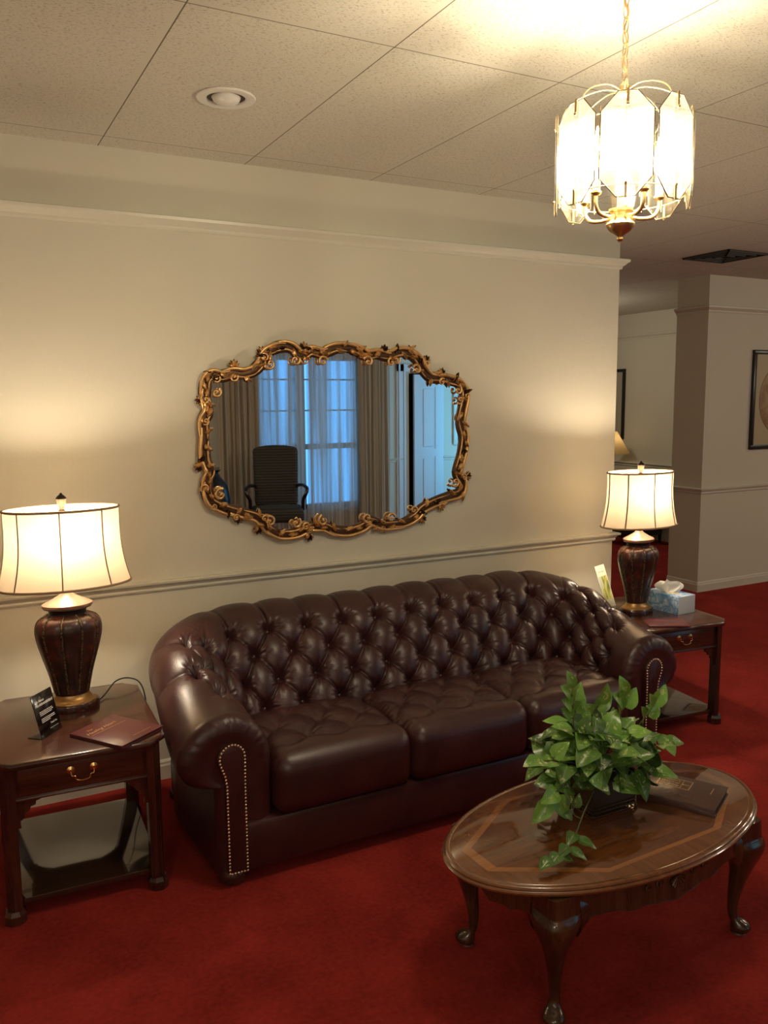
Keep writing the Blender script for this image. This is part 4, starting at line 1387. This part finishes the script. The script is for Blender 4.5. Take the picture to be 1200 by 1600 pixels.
# ------------------------------------------------------------------ books, sign, brochure, tissue box
def book(name, label, cat, loc, rz, w, h, th, cover, pages, group=None):
    t = thing(name, label, cat, loc, rz, group)
    mb = MB(); c = .0025
    mb.box(-w / 2, w / 2, -h / 2, h / 2, 0, c, .0006); mb.box(-w / 2, w / 2, -h / 2, h / 2, th - c, th, .0008)
    mb.box(-w / 2 - .001, -w / 2 + .004, -h / 2, h / 2, 0, th, .0012)
    mb.build('cover', cover, t)
    mb = MB(); mb.box(-w / 2 + .004, w / 2 - .005, -h / 2 + .004, h / 2 - .004, c, th - c); mb.build('pages', pages, t, smooth=False)
    return t
M_MAROON = mat('maroon_leatherette', (.10, .020, .020), .34, coat=.2); _t = NT(M_MAROON); _t.bump(_t.noise(_t.coords(), 500, 2), .2, .0006)
M_PAGES = mat('page_block', (.55, .48, .38), .8); M_PAGESD = mat('maroon_page_edge', (.06, .012, .012), .6)
def letter(parent, s, size, x, y, z, rot=0, shear=0, m=None, name='lettering', spacing=1.0, offset=0.0):
    vs, fs = text_mb(s, size, shear, .0002, 'LEFT', spacing, offset)
    Mx = Matrix.Translation((x, y, z)) @ Matrix.Rotation(rot, 4, 'Z')
    mb = MB(); mb.add([Mx @ v for v in vs], fs); return mb.build(name, m or M_GOLDINK, parent, smooth=False, recalc=False)
# maroon book on the left table. spine runs along the lower-left edge
bc = Vector((.469, -.765)); ang = math.atan2(-.808 + .920, .619 - .460)   # right/lower edge direction
bw, bh = .196, .238
bk = book('guest_book', 'thin maroon book with gold script title lying on the left end table', 'book', (.4695, -.766, TT), ang, bw, bh, .012, M_MAROON, M_PAGESD)
t1 = letter(bk, 'The', .016, -.062, .072, .0122, .08, .35)
letter(bk, 'Healing Heart', .024, -.084, .046, .0122, .06, .45, name='title_lettering')
mb = MB(); mb.box(-.078, .078, .0345, .0358, .0120, .0123); mb.box(-.015, .070, -.088, -.0868, .0120, .0123); mb.build('gold_rule', M_GOLDINK, bk, smooth=False)
# maroon folder on the right table
bk2 = book('guest_book', 'flat maroon book lying on the right end table beside the sofa arm', 'book', (3.165, -.655, TT), math.radians(-30), .20, .16, .008, M_MAROON, M_PAGESD)
letter(bk2, 'The Healing Heart', .015, -.05, .030, .0082, 0, .4)
mb = MB(); mb.box(-.02, .08, -.052, -.0508, .0080, .0083); mb.build('gold_rule', M_GOLDINK, bk2, smooth=False)
# dark brown book on the coffee table
M_BROWN = mat('dark_brown_leatherette', (.075, .036, .028), .34, coat=.25)
cb = book('scripture_book', 'dark brown book with a gold boxed emblem lying behind the plant on the coffee table', 'book', (2.03, -1.82, CTH), math.radians(28), .185, .24, .024, M_BROWN, M_DARK)
mb = MB(); zt = .0242
def gold_rect(mb, x0, x1, y0, y1, w=.0026):
    for (a, b, c, d) in ((x0, x1, y0, y0 + w), (x0, x1, y1 - w, y1), (x0, x0 + w, y0, y1), (x1 - w, x1, y0, y1)): mb.box(a, b, c, d, zt - .0003, zt + .0002)
gold_rect(mb, .000, .066, -.018, .085); mb.box(.000, .066, .010, .0115, zt - .0003, zt + .0002)
mb.box(.032, .0345, -.012, .008, zt - .0003, zt + .0003); mb.ball((.033, .008, zt), .005, 1, 1, .2, n=6)
mb.box(.010, .056, -.084, -.0815, zt - .0003, zt + .0002); mb.build('gold_emblem', M_GOLDINK, cb, smooth=False)
for i, s in enumerate(('The Holy', 'Word of', 'Comfort')):
    letter(cb, s, .016, .012 + i * .018, .078, zt, -PI / 2, .2)
letter(cb, 'Blessings', .032, -.055, .040, zt, -PI / 2, .4, m=mat('embossed_leatherette', (.10, .055, .04), .3), name='embossed_title')

# slanted black sign stand
sg = thing('sign_stand', 'small slanted black sign with white lettering on the left end table', 'sign', (.272, -.664, TT), math.atan2(.087, .074))
Wd_, Hh = .112, .150
tilt = math.radians(14)
Mx = Matrix.Rotation(PI / 2 - tilt, 4, 'X') 
mb = MB(); mb.box(-Wd_ / 2, Wd_ / 2, 0, Hh, -.0015, .0015, .0006, M=Mx)
mb.box(-Wd_ / 2, Wd_ / 2, -.0015, .055, 0, .003, .0006)
mb.build('acrylic_holder', mat('black_acrylic', (.008, .007, .006), .12, coat=.5), sg)
M_INK = mat('white_print', (.75, .73, .70), .5)
def sign_text(s, size, x, y, off=0.0):
    vs, fs = text_mb(s, size, 0, .0002, 'LEFT', 1.0, off)
    Mq = Mx @ Matrix.Translation((x, y, .0018)); mb = MB(); mb.add([Mq @ v for v in vs], fs); mb.build('printed_line', M_INK, sg, smooth=False, recalc=False)
sign_text('Ask About', .0115, -.046, Hh - .030, .0003)
sign_text('PRE-ARRANGEMENT', .0105, -.047, Hh - .043, .0004)
mb = MB()
for (x0, x1, y) in ((-.034, .036, .085), (-.034, .038, .0795), (-.034, .030, .074), (-.034, .038, .061), (-.034, .040, .0555), (-.034, .012, .050)):
    x = x0
    while x < x1:
        L = rnd.uniform(.005, .011); e = min(x1, x + L); mb.box(x, e, y, y + .0026, .0014, .0019, M=Mx); x = e + .0014
mb.box(-.002, .044, .0200, .0208, .0014, .0019, M=Mx)
mb.build('small_print', M_INK, sg, smooth=False)
sign_text('Thank You', .0080, .006, .034, .0002)

# brochure leaning on a small holder behind the right lamp
br = thing('brochure_stand', 'slim cream brochure with a green picture standing at the left of the right end table', 'brochure', (3.165, -.27, TT), math.radians(20))
Mb = Matrix.Rotation(PI / 2 - math.radians(20), 4, 'X') @ Matrix.Rotation(math.radians(0), 4, 'Z')
mb = MB(); mb.box(-.052, .052, 0, .235, -.0012, .0012, .0004, M=Mb); mb.box(-.045, .045, 0, .05, 0, .002); mb.build('cream_card', mat('cream_card', (.72, .68, .50), .35), br)
def pic_mat():
    m = mat('brochure_picture', (.4, .4, .2), .3); t = NT(m)
    n = t.noise(t.coords((18, 1, 7)), 1.6, 3, .6, 1.0)
    t.col(t.ramp(n, [(.35, (.14, .18, .03)), (.65, (.45, .52, .55)), (.5, (.60, .55, .12))])); return m
mb = MB(); mb.box(-.044, .044, .045, .175, .0011, .0016, M=Mb); mb.build('picture', pic_mat(), br, smooth=False)
vs, fs = text_mb('Our Care', .016, .3, .0002); mb = MB(); mb.add([Mb @ Matrix.Translation((-.036, .195, .0015)) @ v for v in vs], fs); mb.build('script_heading', mat('grey_ink', (.25, .24, .18), .5), br, smooth=False, recalc=False)

# tissue box
tb = thing('tissue_box', 'blue marbled tissue box with a white tissue on the right end table', 'tissue box', (3.402, -.455, TT), math.radians(4))
def marble():
    m = mat('blue_marbled_card', (.3, .4, .6), .4); t = NT(m)
    v = t.coords(); n = t.noise(v, 16, 5, .65, 2.2); n2 = t.noise(v, 30, 4, .6, 1.5)
    t.col(t.mix(t.math('MULTIPLY', t.math('GREATER_THAN', n2, .56), .6), t.ramp(n, [(.36, (.07, .13, .27)), (.62, (.60, .64, .68)), (.47, (.20, .38, .62)), (.54, (.42, .50, .60))]), (.10, .28, .60))); return m
M_MARB = marble()
def card_print():
    m = mat('white_printed_card', (.7, .7, .7), .4); t = NT(m)
    v = t.coords(); sp = t.n('ShaderNodeSeparateXYZ'); t.l(v, sp.inputs[0])
    a = t.math('GREATER_THAN', t.math('MODULO', sp.outputs[2], .008), .0058)
    t.col(t.mix(t.math('MULTIPLY', a, .5), (.62, .64, .66), (.38, .42, .50))); return m
mb = MB(); bx, by, bz = .066, .112, .094
mb.box(-bx, bx, -by, by, 0, bz, .0012)
tbx = mb.build('carton', [M_MARB, card_print()], tb)
for p in tbx.data.polygons:
    if p.normal.y < -.9: p.material_index = 1
mb = MB(); mb.lathe([(.001, bz + .0004), (.045, bz + .0006), (.046, bz + .0003)], 24, .62, 1.4); mb.build('opening', mat('opening_film', (.45, .38, .25), .5), tb)
mb = MB(); P = []
for i in range(15):
    row = []
    for j in range(11):
        s = i / 14; g = (j - 5) / 5
        wdt = .014 + .040 * math.sin(PI * min(1, s * .80)) ** .8
        x = -g * wdt * .9 + .014 * math.sin(s * 5 + g * 3) * s; y = g * wdt + .010 * math.cos(g * 6) * (1 - s * .4)
        z = bz - .004 + s * .072 * (1 - .20 * abs(g)) + .004 * math.sin(g * 8)
        row.append((x, y, z))
    P.append(row)
mb.grid(P); mb.build('tissue', translucent_cloth('tissue_paper', (.86, .84, .78), tr=.3), tb)

# ------------------------------------------------------------------ pictures on the walls, far lamp and desk
def art_mat(kind):
    m = mat('framed_print_' + kind, (.45, .36, .22), .45); t = NT(m)
    v = t.coords(); sp = t.n('ShaderNodeSeparateXYZ'); t.l(v, sp.inputs[0])
    r = t.math('SQRT', t.math('ADD', t.math('POWER', t.math('DIVIDE', sp.outputs[0], .26), 2), t.math('POWER', t.math('DIVIDE', sp.outputs[2], .30), 2)))
    rim = t.math('MULTIPLY', t.math('GREATER_THAN', r, .975), t.math('LESS_THAN', r, 1.0)); ins = t.math('LESS_THAN', r, .975)
    n = t.noise(v, 7, 4, .6, .5)
    c = t.mix(ins, (.44, .36, .22), t.ramp(n, [(.35, (.22, .10, .04)), (.65, (.42, .30, .15))]))
    t.col(t.mix(rim, c, (.12, .07, .03))); return m
def picture(label, loc, rz, w, h, content):
    t = thing('framed_picture', label, 'picture', loc, rz, None)
    mb = MB(); f = .036
    for (a, b, c, d) in ((-w / 2, w / 2, -h / 2, -h / 2 + f), (-w / 2, w / 2, h / 2 - f, h / 2), (-w / 2, -w / 2 + f, -h / 2 + f, h / 2 - f), (w / 2 - f, w / 2, -h / 2 + f, h / 2 - f)):
        mb.box(a, b, -.028, -.001, c, d, .004)
    mb.build('frame', M_BLACKWOOD, t)
    mb = MB(); mb.box(-w / 2 + f, w / 2 - f, -.010, -.004, -h / 2 + f, h / 2 - f); mb.build('mat_board', mat('cream_mat', (.45, .40, .28), .6), t, smooth=False)
    mb = MB(); mb.box(-w / 2 + f + .008, w / 2 - f - .008, -.012, -.009, -h / 2 + f + .008, h / 2 - f - .008); mb.build('print', content, t, smooth=False)
    return t
picture('black framed print with a thin oval outline at the right edge of the view', (6.66, 1.42, 1.655), 0, .72, .865, art_mat('oval'))
picture('black framed print with a pale mat on the distant side wall', (7.5, 4.62, 1.61), PI / 2 * -1 + 0, .86, .86, mat('pale_print', (.38, .36, .28), .5))
# table and lamp in the far room
ds = thing('writing_desk', 'black desk against the far wall in the back room', 'desk', (7.10, 3.98, 0), 0)
mb = MB(); mb.box(-.32, .32, -.60, .60, .76, .79, .004); mb.build('desk_top', M_BLACKWOOD, ds)
for sy in (-1, 1):
    mb = MB(); mb.box(-.28, .28, sy * .40 - .17, sy * .40 + .17, .10, .76); mb.build('pedestal', M_BLACKWOOD, ds, smooth=False)
for sx in (-1, 1):
    for sy in (-1, 1):
        mb = MB(); mb.tube([(sx * .27, sy * .55, .12), (sx * .27, sy * .55, 0)], [.022, .014], 8); mb.build('leg', M_BLACKWOOD, ds)
fl = thing('table_lamp', 'small lamp with a gold cone shade on the far black desk', 'lamp', (7.12, 4.00, .79), 0)
mb = MB(); mb.lathe([(.06, 0), (.06, .012), (.02, .02), (.03, .10), (.012, .20), (.010, .26)], 20); mb.build('base', M_ANTGOLD, fl)
mb = MB(); R = [[(r * math.cos(2 * PI * i / 32), r * math.sin(2 * PI * i / 32), z) for i in range(32)] for r, z in ((.215, .235), (.06, .50))]
mb.rings(R, cap=False); mb.build('lamp_shade', translucent_cloth('gold_paper_shade', (.55, .38, .16), tr=.5), fl, recalc=False)
add_light('far_lamp_light', 'POINT', (7.12, 4.00, 1.17), 1.0, WARM, radius=.03)
mb = MB(); mb.box(-.10, .10, -.13, .13, 0, .03, .003); o = mb.build('desk_book', M_BLACK, loc=(7.05, 3.72, .79)); tag(o, 'black book lying flat at the near end of the far desk', 'book')
mb = MB()
mb.tube(catmull([(7.47, 3.28, .55), (7.42, 3.22, .35), (7.46, 3.12, .18), (7.40, 3.20, .02), (7.30, 3.35, .008)], 8), .005, 6)
mb.tube(catmull([(7.46, 3.10, .45), (7.44, 3.18, .22), (7.42, 3.30, .06), (7.35, 3.20, .008)], 8), .004, 6)
o = mb.build('power_cords', M_BLACK); tag(o, 'tangle of black power cords hanging down the far wall beside the desk', 'cord')

# ------------------------------------------------------------------ what the mirror shows: curtains, chair, urn, small picture
def curtain(name, label, x0, x1, y, z0, z1, folds, depth, m, pinch=0.0, seed=1):
    r = random.Random(seed); n = int((x1 - x0) / .008); P = []
    ph = [r.uniform(0, 6.28) for _ in range(4)]
    for i in range(n + 1):
        f = i / n; x = x0 + (x1 - x0) * f; row = []
        for k in range(7):
            g = k / 6; z = z1 + (z0 - z1) * g
            dd = depth * (math.sin(2 * PI * folds * f + ph[0] + .6 * math.sin(5 * f + ph[1]) + .25 * g) * .6 + .4 * math.sin(2 * PI * folds * 1.73 * f + ph[2]))
            row.append((x + .01 * math.sin(g * 3 + f * 20), y + dd, z))
        P.append(row)
    mb = MB(); mb.grid(P); o = mb.build(name, m, recalc=False, angle=180); tag(o, label, 'curtain')
    return o
M_SHEER = translucent_cloth('white_sheer', (.70, .64, .53), tr=.45, transp=.50)
def gather(m):
    nt = m.node_tree; mx = [n for n in nt.nodes if n.type == 'MIX_SHADER'][-1]
    tc = nt.nodes.new('ShaderNodeTexCoord'); mp = nt.nodes.new('ShaderNodeMapping'); mp.inputs['Scale'].default_value = (12, 0, .25)
    nz = nt.nodes.new('ShaderNodeTexNoise'); nz.inputs['Scale'].default_value = 1.0; nz.inputs['Detail'].default_value = 2
    mr = nt.nodes.new('ShaderNodeMapRange'); mr.inputs[1].default_value = .38; mr.inputs[2].default_value = .62; mr.inputs[3].default_value = .0; mr.inputs[4].default_value = .55
    nt.links.new(tc.outputs['Object'], mp.inputs['Vector']); nt.links.new(mp.outputs[0], nz.inputs['Vector']); nt.links.new(nz.outputs['Fac'], mr.inputs[0])
    nt.links.new(mr.outputs[0], mx.inputs[0])
gather(M_SHEER)
M_DRAPE = mat('beige_drape', (.40, .34, .25), .85)
s1 = curtain('sheer_curtain', 'left half of the pale sheer curtain seen in the mirror behind the chair', 3.36, 4.05, WY + .10, .05, 2.45, 15, .022, M_SHEER, seed=3)
s2 = curtain('sheer_curtain', 'right half of the pale sheer curtain seen in the mirror', 4.08, 4.86, WY + .10, .05, 2.45, 16, .022, M_SHEER, seed=4)
for o in (s1, s2): o['group'] = 'sheer curtains'
d1 = curtain('drape', 'beige drape at the left of the window seen in the mirror', 2.92, 3.44, WY + .17, .02, 2.475, 7, .035, M_DRAPE, seed=5)
d2 = curtain('drape', 'beige drape at the right of the window seen in the mirror', 4.78, 5.24, WY + .17, .02, 2.475, 7, .035, M_DRAPE, seed=6)
for o in (d1, d2): o['group'] = 'beige window drapes'
mb = MB(); mb.tube([(2.85, WY + .135, 2.50), (5.30, WY + .135, 2.50)], .012, 10)
for x in (2.85, 5.30): mb.ball((x, WY + .135, 2.50), .022, n=8)
for x in (2.90, 5.25): mb.box(x - .008, x + .008, WY, WY + .135, 2.49, 2.51)
o = mb.build('curtain_rod', M_BRASS); tag(o, 'curtain rod carrying the drapes over the window opposite the mirror', 'curtain rod')
# armchair
def stripe():
    m = mat('dark_ribbed_upholstery', (.03, .025, .02), .8); t = NT(m)
    v = t.coords(); sp = t.n('ShaderNodeSeparateXYZ'); t.l(v, sp.inputs[0])
    a = t.math('ABSOLUTE', t.math('SINE', t.math('MULTIPLY', sp.outputs[2], PI / .032)))
    t.col(t.mix(t.math('LESS_THAN', a, .35), (.048, .042, .034), (.010, .009, .008)))
    t.bump(a, .6, .006); return m
M_STR = stripe()
ac = thing('armchair', 'dark high-backed upholstered armchair in front of the window, seen in the mirror', 'chair', (3.38, -5.44, 0), math.radians(20))
V3, F3 = rounded_block((24, 8, 36), .265, .055, .34, .05)
V3 = V3.copy(); f = (V3[:, 2] + .34) / .68
V3[:, 0] *= 1 - .06 * (1 - f); 
V3[:, 2] += np.where(f > .85, .030 * np.cos(V3[:, 0] / .265 * PI / 2), 0)
V3[:, 1] += -.10 * f
mb = MB(); mb.add([(p[0], p[1] - .20, p[2] + .80) for p in V3], F3); mb.build('backrest', M_STR, ac, angle=80)
V3, F3 = rounded_block((20, 20, 8), .30, .27, .075, .05)
V3[:, 2] += np.where(V3[:, 2] > 0, .035 * np.cos(V3[:, 0] / .30 * PI / 2) * np.cos(V3[:, 1] / .27 * PI / 2), 0)
mb = MB(); mb.add([(p[0], p[1] + .06, p[2] + .40) for p in V3], F3); mb.build('seat', M_STR, ac, angle=80)
for s in (-1, 1):
    mb = MB(); mb.tube(catmull([(s * .25, -.20, .70), (s * .30, -.08, .715), (s * .335, .06, .705), (s * .345, .14, .68), (s * .325, .15, .62), (s * .30, .10, .56), (s * .295, .09, .44)], 6), .020, 8)
    mb.build('armrest', M_BLACKWOOD, ac)
    for (yy, l) in ((.29, .34), (-.16, .34)):
        mb = MB(); mb.tube([(s * .26, yy, .34), (s * .265, yy + .01, .15), (s * .265, yy - .01 * s, 0)], [.026, .020, .014], 8); mb.build('leg', M_BLACKWOOD, ac)
# dark urn left of the chair
mb = MB(); mb.lathe([(.10, 0), (.11, .02), (.07, .06), (.12, .20), (.19, .42), (.21, .60), (.18, .76), (.10, .86), (.08, .90), (.11, .93), (.105, .935)], 32)
o = mb.build('floor_urn', M_BLACKWOOD, loc=(2.62, -5.45, 0)); tag(o, 'tall dark floor urn beside the drape, at the left edge of the mirror reflection', 'urn')
# small teal notice frame right of the door
nf = thing('notice_frame', 'small teal framed notice beside the door, at the right edge of the mirror reflection', 'picture', (6.62, WY, 1.42), PI)
mb = MB()
for (a, b, c, d) in ((-.30, .30, -.36, -.30), (-.30, .30, .30, .36), (-.30, -.24, -.30, .30), (.24, .30, -.30, .30)): mb.box(a, b, -.03, -.001, c, d, .004)
mb.build('frame', M_TRIM, nf)
mb = MB(); mb.box(-.24, .24, -.012, -.004, -.30, .30); mb.build('notice_sheet', mat('teal_sheet', (.10, .30, .34), .3), nf, smooth=False)
mb = MB()
for k in range(5): mb.box(-.05 + .006 * k, .16, -.014, -.0115, .18 - k * .07, .215 - k * .07)
mb.build('dark_glyphs', M_BLACK, nf, smooth=False)
